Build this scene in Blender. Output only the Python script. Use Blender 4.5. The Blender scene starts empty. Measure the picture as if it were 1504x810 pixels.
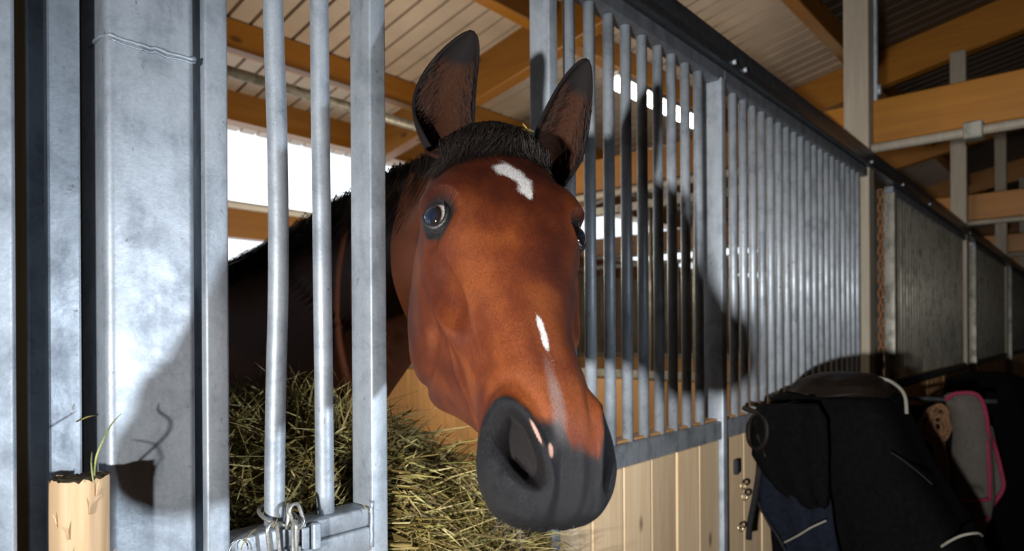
import bpy, bmesh, math, random
import numpy as np
from mathutils import Vector, Matrix, noise
random.seed(7); rng = np.random.default_rng(7)
PI = math.pi
scn = bpy.context.scene
COL = scn.collection

# ---------------------------------------------------------------- camera, sky, lamps, exposure
FX, FY = 0.748, 0.664                 # viewing direction on the ground
CZ = 1.6                              # camera height
LENS_PX = 978.0
cam_d = bpy.data.cameras.new('camera'); cam = bpy.data.objects.new('camera', cam_d); COL.objects.link(cam)
cam_d.sensor_width = 36; cam_d.lens = LENS_PX/1504*36; cam_d.shift_y = 85/1504
cam_d.clip_start = 0.02
cam.rotation_euler = (Matrix.Rotation(-math.atan2(FX, FY), 4, 'Z') @ Matrix.Rotation(PI/2, 4, 'X') @ Matrix.Rotation(math.radians(-0.35), 4, 'Z')).to_euler()
cam.location = (0, 0, CZ)
cam_d.dof.use_dof = True; cam_d.dof.focus_distance = 0.92; cam_d.dof.aperture_fstop = 5.0
scn.camera = cam

world = bpy.data.worlds.new('sky'); scn.world = world; world.use_nodes = True
world.node_tree.nodes['Background'].inputs[0].default_value = (0.86, 0.93, 1.0, 1)
world.node_tree.nodes['Background'].inputs[1].default_value = 1.8

def lamp(name, loc, target, power, size, col, spread=180, shape='DISK'):
    d = bpy.data.lights.new(name, 'AREA'); d.shape = shape; d.size = size; d.energy = power; d.color = col
    d.spread = math.radians(spread)
    o = bpy.data.objects.new(name, d); COL.objects.link(o); o.location = loc
    o.rotation_euler = (Vector(target)-Vector(loc)).to_track_quat('-Z', 'Y').to_euler()
    return o
lamp('flash_left', (-1.10, -0.13, 1.40), (1.0, 0.12, 1.60), 27, 0.07, (1, 0.97, 0.93), 73)
lamp('flash_right', (.97, -.80, 1.49), (0.42, 0.88, 1.38), 6.2, 0.07, (0.86, 0.93, 1.0), 84)
def fill_light(name, loc, power, r, col):
    d = bpy.data.lights.new(name, 'POINT'); d.energy = power; d.shadow_soft_size = r; d.color = col
    o = bpy.data.objects.new(name, d); COL.objects.link(o); o.location = loc
fill_light('low_stall_fill', (2.95, 3.5, 2.0), 72, 0.06, (1, 0.86, 0.66))  # unseen lamp added behind the head to brighten the partition boards
fill_light('stall_fill', (2.6, 3.2, 2.95), 8, 0.12, (1, 0.86, 0.66))  # added fill light high in the stall
fill_light('far_stall_fill', (5.6, 2.6, 3.3), 10, 0.12, (1, 0.86, 0.66))  # unseen fill light added over the neighbouring stall
fill_light('far_stall_fill', (9.5, 2.8, 3.3), 8, 0.12, (1, 0.84, 0.6))  # another added fill, further along the row

scn.view_settings.view_transform = 'Standard'; scn.view_settings.look = 'None'
scn.view_settings.gamma = 1; scn.view_settings.use_curve_mapping = False
scn.view_settings.exposure = 0.0

# ---------------------------------------------------------------- helpers
def ray(px, py, plane_y=None, plane_x=None, t=None):
    u = (px-752)/LENS_PX; dx = FX + FY*u; dy = FY - FX*u
    if t is None: t = plane_y/dy if plane_y is not None else plane_x/dx
    return Vector((dx*t, dy*t, CZ + (490-py)/LENS_PX*t))

def empty(name, label, cat, loc=(0, 0, 0), group=None):
    o = bpy.data.objects.new(name, None); COL.objects.link(o); o.location = loc; o.empty_display_size = .1
    o['label'] = label; o['category'] = cat
    if group: o['group'] = group
    return o
def tag(o, label, cat, group=None, kind=None):
    o['label'] = label; o['category'] = cat
    if group: o['group'] = group
    if kind: o['kind'] = kind
    return o
def structure(o, label=None):
    o['kind'] = 'structure'
    if label: o['label'] = label
    return o
def mesh_obj(name, verts, faces, mat, parent=None, smooth=True):
    me = bpy.data.meshes.new(name); me.from_pydata([tuple(v) for v in verts], [], faces); me.update()
    return link_mesh(name, me, mat, parent, smooth)
def link_mesh(name, me, mat, parent=None, smooth=True):
    if mat: me.materials.append(mat)
    if smooth: me.polygons.foreach_set('use_smooth', [True]*len(me.polygons))
    o = bpy.data.objects.new(name, me); COL.objects.link(o)
    if parent:
        o.parent = parent
        if not isinstance(parent.data, type(None)) or parent.type == 'MESH': pass
        pl = parent.location
        q = parent
        off = Vector((0, 0, 0))
        while q: off += q.location; q = q.parent
        o.location = -off
    return o
def bm_obj(name, bm, mat, parent=None, smooth=False):
    me = bpy.data.meshes.new(name); bm.to_mesh(me); bm.free()
    return link_mesh(name, me, mat, parent, smooth)
def box_bm(x0, x1, y0, y1, z0, z1, bev=0.0, seg=1, bm=None):
    b = bmesh.new()
    vs = [b.verts.new((x, y, z)) for x in (x0, x1) for y in (y0, y1) for z in (z0, z1)]
    for f in ((0,1,3,2),(4,6,7,5),(0,4,5,1),(2,3,7,6),(0,2,6,4),(1,5,7,3)): b.faces.new([vs[i] for i in f])
    bmesh.ops.recalc_face_normals(b, faces=b.faces)
    if bev > 0: bmesh.ops.bevel(b, geom=b.edges[:]+b.verts[:], offset=bev, segments=seg, affect='EDGES', profile=.5)
    if bm is not None:
        me = bpy.data.meshes.new('t'); b.to_mesh(me); b.free(); bm.from_mesh(me); bpy.data.meshes.remove(me); return bm
    return b
def box(name, x0, x1, y0, y1, z0, z1, mat, parent=None, bev=0.0, seg=1):
    return bm_obj(name, box_bm(min(x0,x1), max(x0,x1), min(y0,y1), max(y0,y1), min(z0,z1), max(z0,z1), bev, seg), mat, parent, smooth=seg > 2)
def tube_data(pts, rad, n=12, caps=True, closed=False):
    pts = [Vector(p) for p in pts]; m = len(pts)
    rads = rad if hasattr(rad, '__len__') else [rad]*m
    V, F = [], []
    prev = None
    for i, p in enumerate(pts):
        a = pts[(i-1) % m] if (closed or i > 0) else p
        c = pts[(i+1) % m] if (closed or i < m-1) else p
        d = (c-a).normalized()
        if prev is None:
            up = Vector((0, 0, 1)) if abs(d.z) < .9 else Vector((1, 0, 0))
            s = d.cross(up).normalized()
        else:
            s = (prev - d*prev.dot(d)).normalized()
        prev = s; w = d.cross(s)
        for k in range(n):
            an = 2*PI*k/n; V.append(p + (s*math.cos(an) + w*math.sin(an))*rads[i])
    for i in range(m if closed else m-1):
        j = (i+1) % m
        for k in range(n):
            F.append((i*n+k, i*n+(k+1) % n, j*n+(k+1) % n, j*n+k))
    if caps and not closed:
        F.append(tuple(range(n))[::-1]); F.append(tuple((m-1)*n+k for k in range(n)))
    return V, F
def tube(name, pts, rad, mat, parent=None, n=12, closed=False):
    V, F = tube_data(pts, rad, n, True, closed); return mesh_obj(name, V, F, mat, parent)
class Bag:
    def __init__(s): s.V = []; s.F = []
    def add(s, V, F):
        o = len(s.V); s.V += [tuple(v) for v in V]; s.F += [tuple(i+o for i in f) for f in F]
    def build(s, name, mat, parent=None, smooth=True): return mesh_obj(name, s.V, s.F, mat, parent, smooth)

# ---------------------------------------------------------------- materials
def newmat(name):
    m = bpy.data.materials.new(name); m.use_nodes = True
    nt = m.node_tree; return m, nt, nt.nodes['Principled BSDF']
def N(nt, t, **kw):
    n = nt.nodes.new(t)
    for k, v in kw.items():
        if k in n.inputs: n.inputs[k].default_value = v
        else: setattr(n, k, v)
    return n
def L(nt, a, b): nt.links.new(a, b)
def ramp(nt, fac, stops):
    r = nt.nodes.new('ShaderNodeValToRGB'); e = r.color_ramp.elements
    while len(e) < len(stops): e.new(.5)
    for i, (p, c) in enumerate(stops): e[i].position = p; e[i].color = (*c, 1) if len(c) == 3 else c
    L(nt, fac, r.inputs[0]); return r.outputs[0]
def coords(nt, scale=(1, 1, 1), space='Object'):
    tc = nt.nodes.new('ShaderNodeTexCoord'); mp = nt.nodes.new('ShaderNodeMapping'); mp.inputs['Scale'].default_value = scale
    L(nt, tc.outputs[space], mp.inputs[0]); return mp.outputs[0]
def geo_coords(nt, scale=(1, 1, 1)):
    g = nt.nodes.new('ShaderNodeNewGeometry'); mp = nt.nodes.new('ShaderNodeMapping'); mp.inputs['Scale'].default_value = scale
    L(nt, g.outputs['Position'], mp.inputs[0]); return mp.outputs[0]
def noise_n(nt, vec, scale, detail=4, rough=.55, dist=0):
    n = nt.nodes.new('ShaderNodeTexNoise'); n.inputs['Scale'].default_value = scale; n.inputs['Detail'].default_value = detail
    n.inputs['Roughness'].default_value = rough; n.inputs['Distortion'].default_value = dist
    L(nt, vec, n.inputs['Vector']); return n.outputs[0]
def mixc(nt, fac, a, b, mode='MIX'):
    m = nt.nodes.new('ShaderNodeMix'); m.data_type = 'RGBA'; m.blend_type = mode
    for s, v in ((0, fac), (6, a), (7, b)):
        if hasattr(v, 'is_linked') or hasattr(v, 'links'): L(nt, v, m.inputs[s])
        elif s == 0: m.inputs[0].default_value = v
        else: m.inputs[s].default_value = (*v, 1)
    return m.outputs[2]
def bump(nt, bsdf, h, strength=.3, dist=.002):
    b = nt.nodes.new('ShaderNodeBump'); b.inputs['Strength'].default_value = strength; b.inputs['Distance'].default_value = dist
    L(nt, h, b.inputs['Height']); L(nt, b.outputs[0], bsdf.inputs['Normal']); return b

def galvanised(name, tint=(.38, .43, .49), dark=(.25, .29, .34), metallic=.35, rough=.46):
    m, nt, p = newmat(name)
    v = geo_coords(nt)
    n1 = noise_n(nt, v, 13, 8, .68, .5); n2 = noise_n(nt, v, 150, 3, .6); n3 = noise_n(nt, geo_coords(nt, (1, 1, .25)), 22, 5, .6)
    vo = nt.nodes.new('ShaderNodeTexVoronoi'); vo.inputs['Scale'].default_value = 330; L(nt, v, vo.inputs['Vector'])
    av = N(nt, 'ShaderNodeMath'); av.operation = 'MULTIPLY_ADD'; L(nt, n3, av.inputs[0]); av.inputs[1].default_value = .45
    hf = N(nt, 'ShaderNodeMath'); hf.operation = 'MULTIPLY'; L(nt, n1, hf.inputs[0]); hf.inputs[1].default_value = .55; L(nt, hf.outputs[0], av.inputs[2])
    base = ramp(nt, av.outputs[0], [(.40, dark), (.505, tint), (.60, tuple(min(1, c*1.18) for c in tint))])
    sep = N(nt, 'ShaderNodeSeparateColor'); L(nt, vo.outputs['Color'], sep.inputs[0])
    sp = ramp(nt, sep.outputs[0], [(.0, (.93, .93, .935)), (.5, (.99, .99, .99)), (1.0, (1.04, 1.04, 1.04))])
    c = mixc(nt, 1.0, base, sp, 'MULTIPLY')
    dirt = noise_n(nt, geo_coords(nt, (1, 1, .7)), 42, 9, .78)
    dm = ramp(nt, dirt, [(.610, (0, 0, 0)), (.665, (.8, .8, .8))])
    c = mixc(nt, dm, c, (.13, .115, .095))
    L(nt, c, p.inputs['Base Color']); p.inputs['Metallic'].default_value = metallic
    rr = ramp(nt, n1, [(.3, (rough*1.25,)*3), (.7, (rough*.85,)*3)]); L(nt, rr, p.inputs['Roughness'])
    bump(nt, p, n2, .22, .0012)
    return m
def wood(name, a, b, rough=.5, axis=2, knots=True, scale=1.0, coat=0):
    m, nt, p = newmat(name)
    s = [38*scale]*3; s[axis] = 2.2*scale
    v = geo_coords(nt, tuple(s))
    oi = nt.nodes.new('ShaderNodeObjectInfo')
    ad = nt.nodes.new('ShaderNodeVectorMath'); ad.operation = 'MULTIPLY_ADD'
    L(nt, oi.outputs['Random'], ad.inputs[0]); ad.inputs[1].default_value = (37, 51, 23); L(nt, v, ad.inputs[2])
    n1 = noise_n(nt, ad.outputs[0], 1.0, 6, .6, 1.2)
    c = ramp(nt, n1, [(.28, b), (.5, tuple((x+y)/2 for x, y in zip(a, b))), (.72, a)])
    hs = nt.nodes.new('ShaderNodeHueSaturation'); L(nt, c, hs.inputs['Color'])
    mr = nt.nodes.new('ShaderNodeMapRange'); L(nt, oi.outputs['Random'], mr.inputs[0]); mr.inputs[3].default_value = .82; mr.inputs[4].default_value = 1.12
    L(nt, mr.outputs[0], hs.inputs['Value']); c = hs.outputs[0]
    if knots:
        s2 = [7*scale]*3; s2[axis] = 3.2*scale
        vo = nt.nodes.new('ShaderNodeTexVoronoi'); vo.inputs['Scale'].default_value = 1
        ad2 = nt.nodes.new('ShaderNodeVectorMath'); ad2.operation = 'MULTIPLY_ADD'
        L(nt, oi.outputs['Random'], ad2.inputs[0]); ad2.inputs[1].default_value = (7, 5, 9); L(nt, geo_coords(nt, tuple(s2)), ad2.inputs[2])
        L(nt, ad2.outputs[0], vo.inputs['Vector'])
        k = ramp(nt, vo.outputs['Distance'], [(.04, (1, 1, 1)), (.10, (0, 0, 0))])
        c = mixc(nt, k, c, tuple(x*.35 for x in b))
    L(nt, c, p.inputs['Base Color']); p.inputs['Roughness'].default_value = rough
    p.inputs['Coat Weight'].default_value = coat
    bump(nt, p, n1, .2, .001)
    return m
def plain(name, c, rough=.6, metallic=0, nscale=30, var=.25, bstr=.2, spec=.5):
    m, nt, p = newmat(name)
    n1 = noise_n(nt, geo_coords(nt), nscale, 5, .6)
    L(nt, ramp(nt, n1, [(.3, tuple(x*(1-var) for x in c)), (.7, tuple(min(1, x*(1+var)) for x in c))]), p.inputs['Base Color'])
    p.inputs['Roughness'].default_value = rough; p.inputs['Metallic'].default_value = metallic; p.inputs['Specular IOR Level'].default_value = spec
    bump(nt, p, n1, bstr, .002)
    return m
M = {}
M['galv'] = galvanised('galvanised_steel')
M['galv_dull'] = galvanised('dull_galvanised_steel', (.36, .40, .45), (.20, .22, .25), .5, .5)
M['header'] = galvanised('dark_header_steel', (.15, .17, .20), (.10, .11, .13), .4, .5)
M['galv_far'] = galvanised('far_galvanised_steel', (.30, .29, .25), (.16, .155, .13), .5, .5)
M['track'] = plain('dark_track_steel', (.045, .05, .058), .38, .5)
M['board'] = wood('pale_spruce_boards', (.88, .70, .48), (.74, .52, .30), .55)
M['board_warm'] = wood('warm_spruce_boards', (.70, .42, .19), (.55, .28, .10), .5)
M['beam_x'] = wood('orange_glulam_x', (.31, .130, .009), (.23, .086, .005), .45, axis=0, scale=.5)
M['beam_y'] = wood('orange_glulam_y', (.31, .130, .009), (.23, .086, .005), .45, axis=1, scale=.5)
M['post'] = wood('grey_painted_post', (.30, .27, .22), (.22, .19, .15), .6, knots=False)
M['slot_wood'] = wood('brown_slot_wood', (.20, .12, .04), (.12, .065, .02), .7)
M['log'] = wood('split_log_wood', (.80, .60, .38), (.62, .38, .19), .7, scale=1.4)
M['log_end'] = plain('weathered_log_end', (.14, .10, .05), .9, nscale=120, var=.7, bstr=.9)
M['roof_pale'] = plain('pale_roof_sheet', (.44, .36, .29), .5, 0, 3, .12)
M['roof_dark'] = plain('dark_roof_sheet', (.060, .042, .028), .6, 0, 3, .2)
M['concrete'] = plain('aisle_concrete', (.12, .105, .09), .85, 0, 8, .3)
M['wall'] = plain('pale_wall_cladding', (.42, .36, .29), .7, 0, 6, .12)
M['frame_white'] = plain('white_window_frame', (.75, .74, .70), .5, 0, 6, .05)
M['chain'] = plain('zinc_chain', (.42, .42, .40), .38, .7, 200, .25)
M['chain_rust'] = plain('rusty_chain', (.28, .12, .04), .6, .4, 90, .5)
M['black_cloth'] = plain('black_cloth', (.0022, .0022, .0026), .95, 0, 60, .4, .5, .06)
M['brown_leather'] = plain('dark_brown_leather', (.006, .0035, .0022), .6, 0, 40, .4, .4, .18)
M['navy'] = plain('navy_cloth', (.005, .0068, .013), .9, 0, 60, .35, .5, .1)
M['grey_cloth'] = plain('grey_fleece', (.065, .057, .050), .95, 0, 80, .2, .6)
M['pink'] = plain('pink_binding', (.17, .008, .035), .8, 0, 80, .2)
M['piping'] = plain('pale_piping', (.16, .155, .13), .7, 0, 60, .15)
M['strap'] = plain('strap_webbing', (.012, .012, .014), .8, 0, 60, .3, .2, .15)
M['rope'] = plain('tan_rope', (.13, .065, .03), .9, 0, 120, .5)
M['green'] = plain('green_webbing', (.01, .05, .04), .8)
m, nt, p = newmat('lamp_tube'); p.inputs['Emission Color'].default_value = (1, .97, .9, 1); p.inputs['Emission Strength'].default_value = 12; M['lamp'] = m
m, nt, p = newmat('window_glass'); p.inputs['Transmission Weight'].default_value = 1; p.inputs['Roughness'].default_value = .02; p.inputs['IOR'].default_value = 1.1; M['glass'] = m
m, nt, p = newmat('clear_window_pane')
tr = N(nt, 'ShaderNodeBsdfTransparent'); gl = N(nt, 'ShaderNodeBsdfGlossy'); gl.inputs['Roughness'].default_value = .03
mx = N(nt, 'ShaderNodeMixShader'); mx.inputs[0].default_value = .06; L(nt, tr.outputs[0], mx.inputs[1]); L(nt, gl.outputs[0], mx.inputs[2])
L(nt, mx.outputs[0], nt.nodes['Material Output'].inputs['Surface']); M['pane'] = m

# ---------------------------------------------------------------- the building
def Z(z): return CZ + z
def roof_z(y): return Z(3.05 - .2*y) if y > -1.4 else Z(3.05 + .28 + .2*(y+1.4))
def sheet(name, y0, y1, mat, pitch=.16, x0=-3, x1=27, rib=.036, up=.04):
    V, F = [], []; n = int((x1-x0)/pitch)
    for y in (y0, y1):
        for i in range(n):
            x = x0+i*pitch; z = roof_z(y)
            V += [(x, y, z), (x+pitch-rib-.016, y, z), (x+pitch-rib-.008, y, z+up), (x+pitch-.008, y, z+up)]
    m_ = n*4
    for i in range(m_-1): F.append((i, i+1, m_+i+1, m_+i))
    o = mesh_obj(name, V, F, mat, None, False)
    mod = o.modifiers.new('t', 'SOLIDIFY'); mod.thickness = .02; mod.offset = 1 if False else -1
    return structure(o)
structure(box('floor', -3, 27, -5.5, 6, -.1, 0, M['concrete']))
sheet('ceiling', 1.75, 5.9, M['roof_pale'])
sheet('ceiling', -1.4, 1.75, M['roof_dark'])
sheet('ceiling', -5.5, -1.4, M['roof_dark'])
# back wall: solid, low window strip, rail, high window band
WY = 5.3
wb = structure(box('wall_back', -3, 27, WY, WY+.12, 0, Z(.55), M['wall']))
box('upper_band', -3, 27, WY, WY+.12, Z(.80), Z(1.03), M['beam_x'], wb)
box('sill', -3, 27, WY-.05, WY+.10, Z(1.03), Z(1.07), M['frame_white'], wb)
wi = 0
for i in range(8):
    xa, xb = -3+i*3.3+.8, -3+(i+1)*3.3+.8
    if i >= 2: box('cladding_panel', xa, xb+.06, WY, WY+.10, Z(.55), Z(.80), M['wall'], wb)
    for (za, zb) in ((.55, .80), (1.07, 1.74))[(i >= 2):]:
        wi += 1
        w = structure(box('window_%d' % wi, xa, xa+.06, WY+.02, WY+.08, Z(za), Z(zb), M['frame_white']))
        box('pane', xa+.06, xb, WY+.05, WY+.055, Z(za), Z(zb), M['pane'], w)
        if i >= 2: box('mullion', (xa+xb)/2-.02, (xa+xb)/2+.02, WY+.03, WY+.08, Z(za), Z(zb), M['frame_white'], w)
        box('glazing_bar', xa+.06, xb, WY+.03, WY+.08, Z(za), Z(za)+.035, M['frame_white'], w)
structure(box('wall_right', -3, 27, -5.5, -5.4, 0, Z(3.2), M['wall']))
structure(box('wall_left', -3.1, -3, -5.5, 5.9, 0, Z(3.4), M['wall']))
structure(box('wall_end', 27, 27.1, -5.5, 5.9, 0, Z(3.4), M['wall']))

def beam(name, p0, p1, w, h, mat, parent=None, bev=.006):
    p0, p1 = Vector(p0), Vector(p1); d = p1-p0; n = d.length
    bm = box_bm(0, n, -w/2, w/2, 0, h, bev)
    x = d.normalized(); y = Vector((0, 0, 1)).cross(x).normalized(); z = x.cross(y)
    Mx = Matrix((x, y, z)).transposed().to_4x4(); Mx.translation = p0
    bm.transform(Mx); return bm_obj(name, bm, mat, parent)
POSTS = [3.8+3.3*k for k in range(7)]
ordn = ['first', 'second', 'third', 'fourth', 'fifth', 'sixth', 'seventh', 'eighth']
for i, y in enumerate((4.45, 3.08, 1.745, .40, -.95)):
    o = beam('roof_purlin', (-3, y, roof_z(y)-.215), (27, y, roof_z(y)-.215), .11, .2, M['beam_x'])
    tag(o, ['orange purlin under the pale roof sheets, lowest one near the outer wall windows',
            'orange purlin under the pale roof sheets, between the ear and the top of the frame',
            'orange purlin on the line where pale roof sheets meet dark ones',
            'orange purlin under the dark roof sheets nearest the front posts',
            'orange purlin under the dark roof sheets over the aisle'][i], 'roof beam', 'purlins under the roof sheets')
o = box('wall_plate', -3, 27, WY-.04, WY+.10, Z(1.74), Z(1.98), M['beam_x']); tag(o, 'orange timber wall plate running above the bright window band', 'beam')
xs = [.5]+POSTS
for i, x in enumerate(xs):
    o = beam('roof_rafter', (x+.16, -1.4, Z(2.69+.28)), (x+.16, 5.3, Z(2.69-1.06)), .12, .34, M['beam_y'])
    tag(o, ['orange glulam rafter above the galvanised post at the left edge', 'orange glulam rafter passing behind the dark ear tips', 'orange glulam rafter resting on the second tall grey post'][i] if i < 3 else 'orange glulam rafter over the %s tall grey post along the aisle' % ordn[i-1], 'roof beam', 'sloping rafters')
    if i == 0: continue
    o = box('tie_beam', x+.10, x+.22, -5.3, 5.2, Z(.99), Z(1.22), M['beam_y'], bev=.006)
    tag(o, 'orange horizontal tie beam with knots crossing behind the %s tall grey post' % ordn[i-1], 'beam', 'tie beams across the aisle')
    t_ = empty('water_pipe', 'pale round pipe slung below the %s orange tie beam' % ordn[i-1], 'pipe', (x+.07, .88, Z(.90)), 'pipes under the tie beams')
    tube('pipe_run', [(x+.07, 5.0, Z(.958)), (x+.07, -5.2, Z(.958))], .024, M['post'], t_, 14)
    box('pipe_clamp', x+.03, x+.11, .42, .50, Z(.918), Z(1.0), M['galv_far'], t_, .006)
    o = box('roof_post', x, x+.10, .90, 1.02, 0, Z(2.50), M['post'], bev=.004)
    tag(o, 'tall grey beige post on the stall front line, %s from the horse' % ordn[i-1] if i > 1 else 'tall grey beige post at the end of the bright bars, nearest to the horse', 'post', 'tall posts along the stall fronts')
t_ = empty('downpipe_strip', 'narrow grey metal strip beside the nearest tall post above the tie beam', 'pipe', (3.93, .9, Z(1.2)))
box('strip', 3.905, 3.935, .885, .90, Z(1.2), Z(2.45), M['galv'], t_)
tube('clip', [(3.92, .88, Z(1.25)), (3.92, .88, Z(1.30))], .012, M['galv'], t_, 8)
o = tube('eave_pipe', [(-3, 4.3, Z(1.74)), (27, 4.3, Z(1.74))], .036, M['galv_far'], None, 14); tag(o, 'long grey pipe under the lowest purlin along the outer wall', 'pipe')
# strip lamp
t_ = empty('strip_lamp', 'lit white strip lamp glowing between the bars above the right ear', 'lamp', (4.35, 2.5, Z(1.70)))
tube('tube', [(3.93, 2.5, Z(1.715)), (5.2, 2.5, Z(1.715))], .040, M['lamp'], t_, 14)
box('housing', 3.88, 5.25, 2.46, 2.54, Z(1.756), Z(1.79), M['frame_white'], t_)
for x in (4.0, 5.1): tube('hanger', [(x, 2.5, Z(1.79)), (x, 2.5, Z(2.55))], .004, M['galv_far'], t_, 6)

# ---------------------------------------------------------------- stall fronts
def inst(name, me, loc, parent):
    o = bpy.data.objects.new(name, me); COL.objects.link(o)
    off = Vector((0, 0, 0)); q = parent
    while q: off += q.location; q = q.parent
    o.parent = parent; o.location = Vector(loc)-off; return o
def shared_mesh(bm_or_data, name, mat, smooth):
    if isinstance(bm_or_data, tuple):
        me = bpy.data.meshes.new(name); me.from_pydata([tuple(v) for v in bm_or_data[0]], [], bm_or_data[1])
    else:
        me = bpy.data.meshes.new(name); bm_or_data.to_mesh(me); bm_or_data.free()
    me.materials.append(mat)
    if smooth: me.polygons.foreach_set('use_smooth', [True]*len(me.polygons))
    me.update(); return me
GB, GT = Z(-.283), Z(.80)              # grille bottom and top
bar_near = shared_mesh(tube_data([(0, 0, GB-.01), (0, 0, (GB+GT)/2), (0, 0, GT+.01)], .0145, 20), 'bar', M['galv'], True)
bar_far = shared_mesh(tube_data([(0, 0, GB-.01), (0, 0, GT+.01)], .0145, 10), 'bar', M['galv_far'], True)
def plank_mesh(w, h, mat, th=.03):
    return shared_mesh(box_bm(0, w, 0, th, 0, h, .005), 'board', mat, False)
def boards(x0, x1, w, zt, parent, mat, y=.915):
    n = max(1, round((x1-x0)/w)); w = (x1-x0)/n; me = plank_mesh(w-.002, zt-.06, mat)
    for i in range(n):
        inst('board', me, (x0+i*w, y+random.uniform(-.0015, .0015), .06), parent)
# sliding door, far left of the opening
door = empty('sliding_stall_door', 'galvanised stall door with two round bars and a double bottom rail, left of the horse', 'door', (.55, .92, 0))
box('stile', .396, .4279, .90, .957, .06, Z(.80), M['galv'], door, .004, 3)
box('stile', .6655, .6985, .90, .957, .06, Z(.80), M['galv'], door, .004, 3)
def bent(pxs, plane=.93):
    pts = []
    for (px, py) in pxs: pts.append(ray(px, py, plane_y=plane))
    pts[0].z = Z(.81); pts[-1].z = Z(-.284)
    return pts
def smooth_path(pts, n=8):
    out = []
    for i in range(len(pts)-1):
        p0 = pts[max(0, i-1)]; p1 = pts[i]; p2 = pts[i+1]; p3 = pts[min(len(pts)-1, i+2)]
        for k in range(n):
            t = k/n; out.append(.5*((2*p1)+(p2-p0)*t+(2*p0-5*p1+4*p2-p3)*t*t+(-p0+3*p1-3*p2+p3)*t**3))
    out.append(pts[-1]); return out
tube('bar', smooth_path(bent([(403.5, -300), (404, 0), (409, 200), (409.5, 400), (404, 600), (401.5, 770)])), .0148, M['galv'], door, 28)
tube('bar', smooth_path(bent([(470, -300), (471.5, 0), (474, 400), (476, 760)])), .0145, M['galv'], door, 28)
box('bottom_rail', .428, .6655, .905, .955, Z(-.316), Z(-.285), M['galv_dull'], door, .004, 3)
box('bottom_rail', .428, .6655, .902, .955, Z(-.356), Z(-.3165), M['galv_dull'], door, .004, 3)
box('top_rail', .428, .6655, .905, .955, Z(.80), Z(.845), M['galv_dull'], door, .004)
boards(.428, .6655, .118, Z(-.356), door, M['board'])
tube('weld_bead', [(.6656-.0002*0, .9005, Z(-.275))]+[(.6640+random.uniform(-.001, .001), .9000, Z(-.280-.010*i)) for i in range(8)], .0028, M['galv'], door, 8)
# fixed grilles right of the opening
def grille(x0, x1, barx, label, bars_mesh, boardmat, stile_l=None, stile_r=None, mrail='galv_dull', grp=None):
    g = empty('stall_grille', label, 'stall front', ((x0+x1)/2, .93, 0), grp)
    if stile_l: box('stile', stile_l[0], stile_l[1], .90, stile_l[2], .03, Z(.81), M['galv'] if x0 < 3 else M['galv_far'], g, .004, 3)
    if stile_r: box('stile', stile_r[0], stile_r[1], .90, stile_r[2], .03, Z(.81), M['galv'] if x0 < 3 else M['galv_far'], g, .004, 3)
    a = stile_l[1] if stile_l else x0; b = stile_r[0] if stile_r else x1
    box('bottom_rail', a, b, .905, .955, Z(-.342), Z(-.283), M[mrail], g, .004)
    box('top_rail', x0, x1, .905, .955, Z(.80), Z(.845), M['header'], g, .004)
    box('rail_board', a, b, .92, .965, Z(-.283), Z(-.276), M['board_warm'], g, .002)
    for x in barx: inst('bar', bars_mesh, (x, .93, 0), g)
    boards(a, b, .153, Z(-.342), g, boardmat)
    return g
nb = [1.254, 1.336, 1.42, 1.501, 1.583, 1.668, 1.747, 1.831, 1.916]
grille(1.141, 2.052, nb, 'galvanised bar grille over pale boards directly right of the horse head', bar_near, M['board'], (1.141, 1.173, .957), (2.02, 2.052, .970))
grille(2.056, 3.79, [2.173+.0837*k for k in range(19)], 'galvanised bar grille behind the black saddle rug, ending at the nearest tall post', bar_near, M['board'])
for i, x in enumerate(POSTS[:6]):
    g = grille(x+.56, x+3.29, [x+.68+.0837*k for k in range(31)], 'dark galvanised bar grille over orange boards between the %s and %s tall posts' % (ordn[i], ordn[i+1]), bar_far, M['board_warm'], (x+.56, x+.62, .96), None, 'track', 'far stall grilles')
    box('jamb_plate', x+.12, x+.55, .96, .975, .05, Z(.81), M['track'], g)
# header track
trk = empty('sliding_track', 'dark steel sliding door track running along the top of the stall fronts', 'rail', (3.8, .9, Z(.83)))
bm = box_bm(.40, 24, .875, .945, Z(.848), Z(.925), .012, 3); bm_obj('channel', bm, M['track'], trk, True)
box('lip', .40, 24, .868, .878, Z(.835), Z(.862), M['track'], trk, .003)
for x in (1.157, 2.036, 2.12, 3.7, 4.4, 5.2, 7.0): tube('bolt', [(x, .872, Z(.85)), (x, .858, Z(.85))], .008, M['galv'], trk, 8)
# near left posts
def front_box(name, x0, x1, y0, y1, label, mat='galv', bev=.008):
    o = bm_obj(name, box_bm(x0, x1, y0, y1, 0, Z(1.35), bev, 4), M[mat], None, True)
    md = o.modifiers.new('w', 'WEIGHTED_NORMAL'); md.keep_sharp = False
    return o
pg = empty('galvanised_post', 'wide square galvanised post with a weld line near the top, left of the barred door', 'post', (.33, .95, 0))
o = bm_obj('shaft', box_bm(.277, .3835, .90, 1.0, 0, Z(1.35), .010, 5), M['galv'], pg, True); o.modifiers.new('w', 'WEIGHTED_NORMAL')
wl = [(.2762, .955, Z(.366)), (.2765, .915, Z(.3665)), (.283, .8995, Z(.366))]
wl += [(.283+.1*i/14, .8990, Z(.366+random.uniform(-.0016, .0016)-.0015*math.sin(i/14*PI))) for i in range(1, 15)]
tube('weld_bead', wl, [.0022+.001*random.random() for _ in wl], M['galv'], pg, 8)
wl2 = [(x, y-.0004, z-.0055+random.uniform(-.0008, .0008)) for x, y, z in wl[2:]]
tube('weld_bead', wl2, .0016, M['galv'], pg, 8)
t_ = empty('door_channel', 'galvanised door channel half in shadow, between the cut-off post and the wide post', 'post', (.23, .95, 0))
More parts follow.
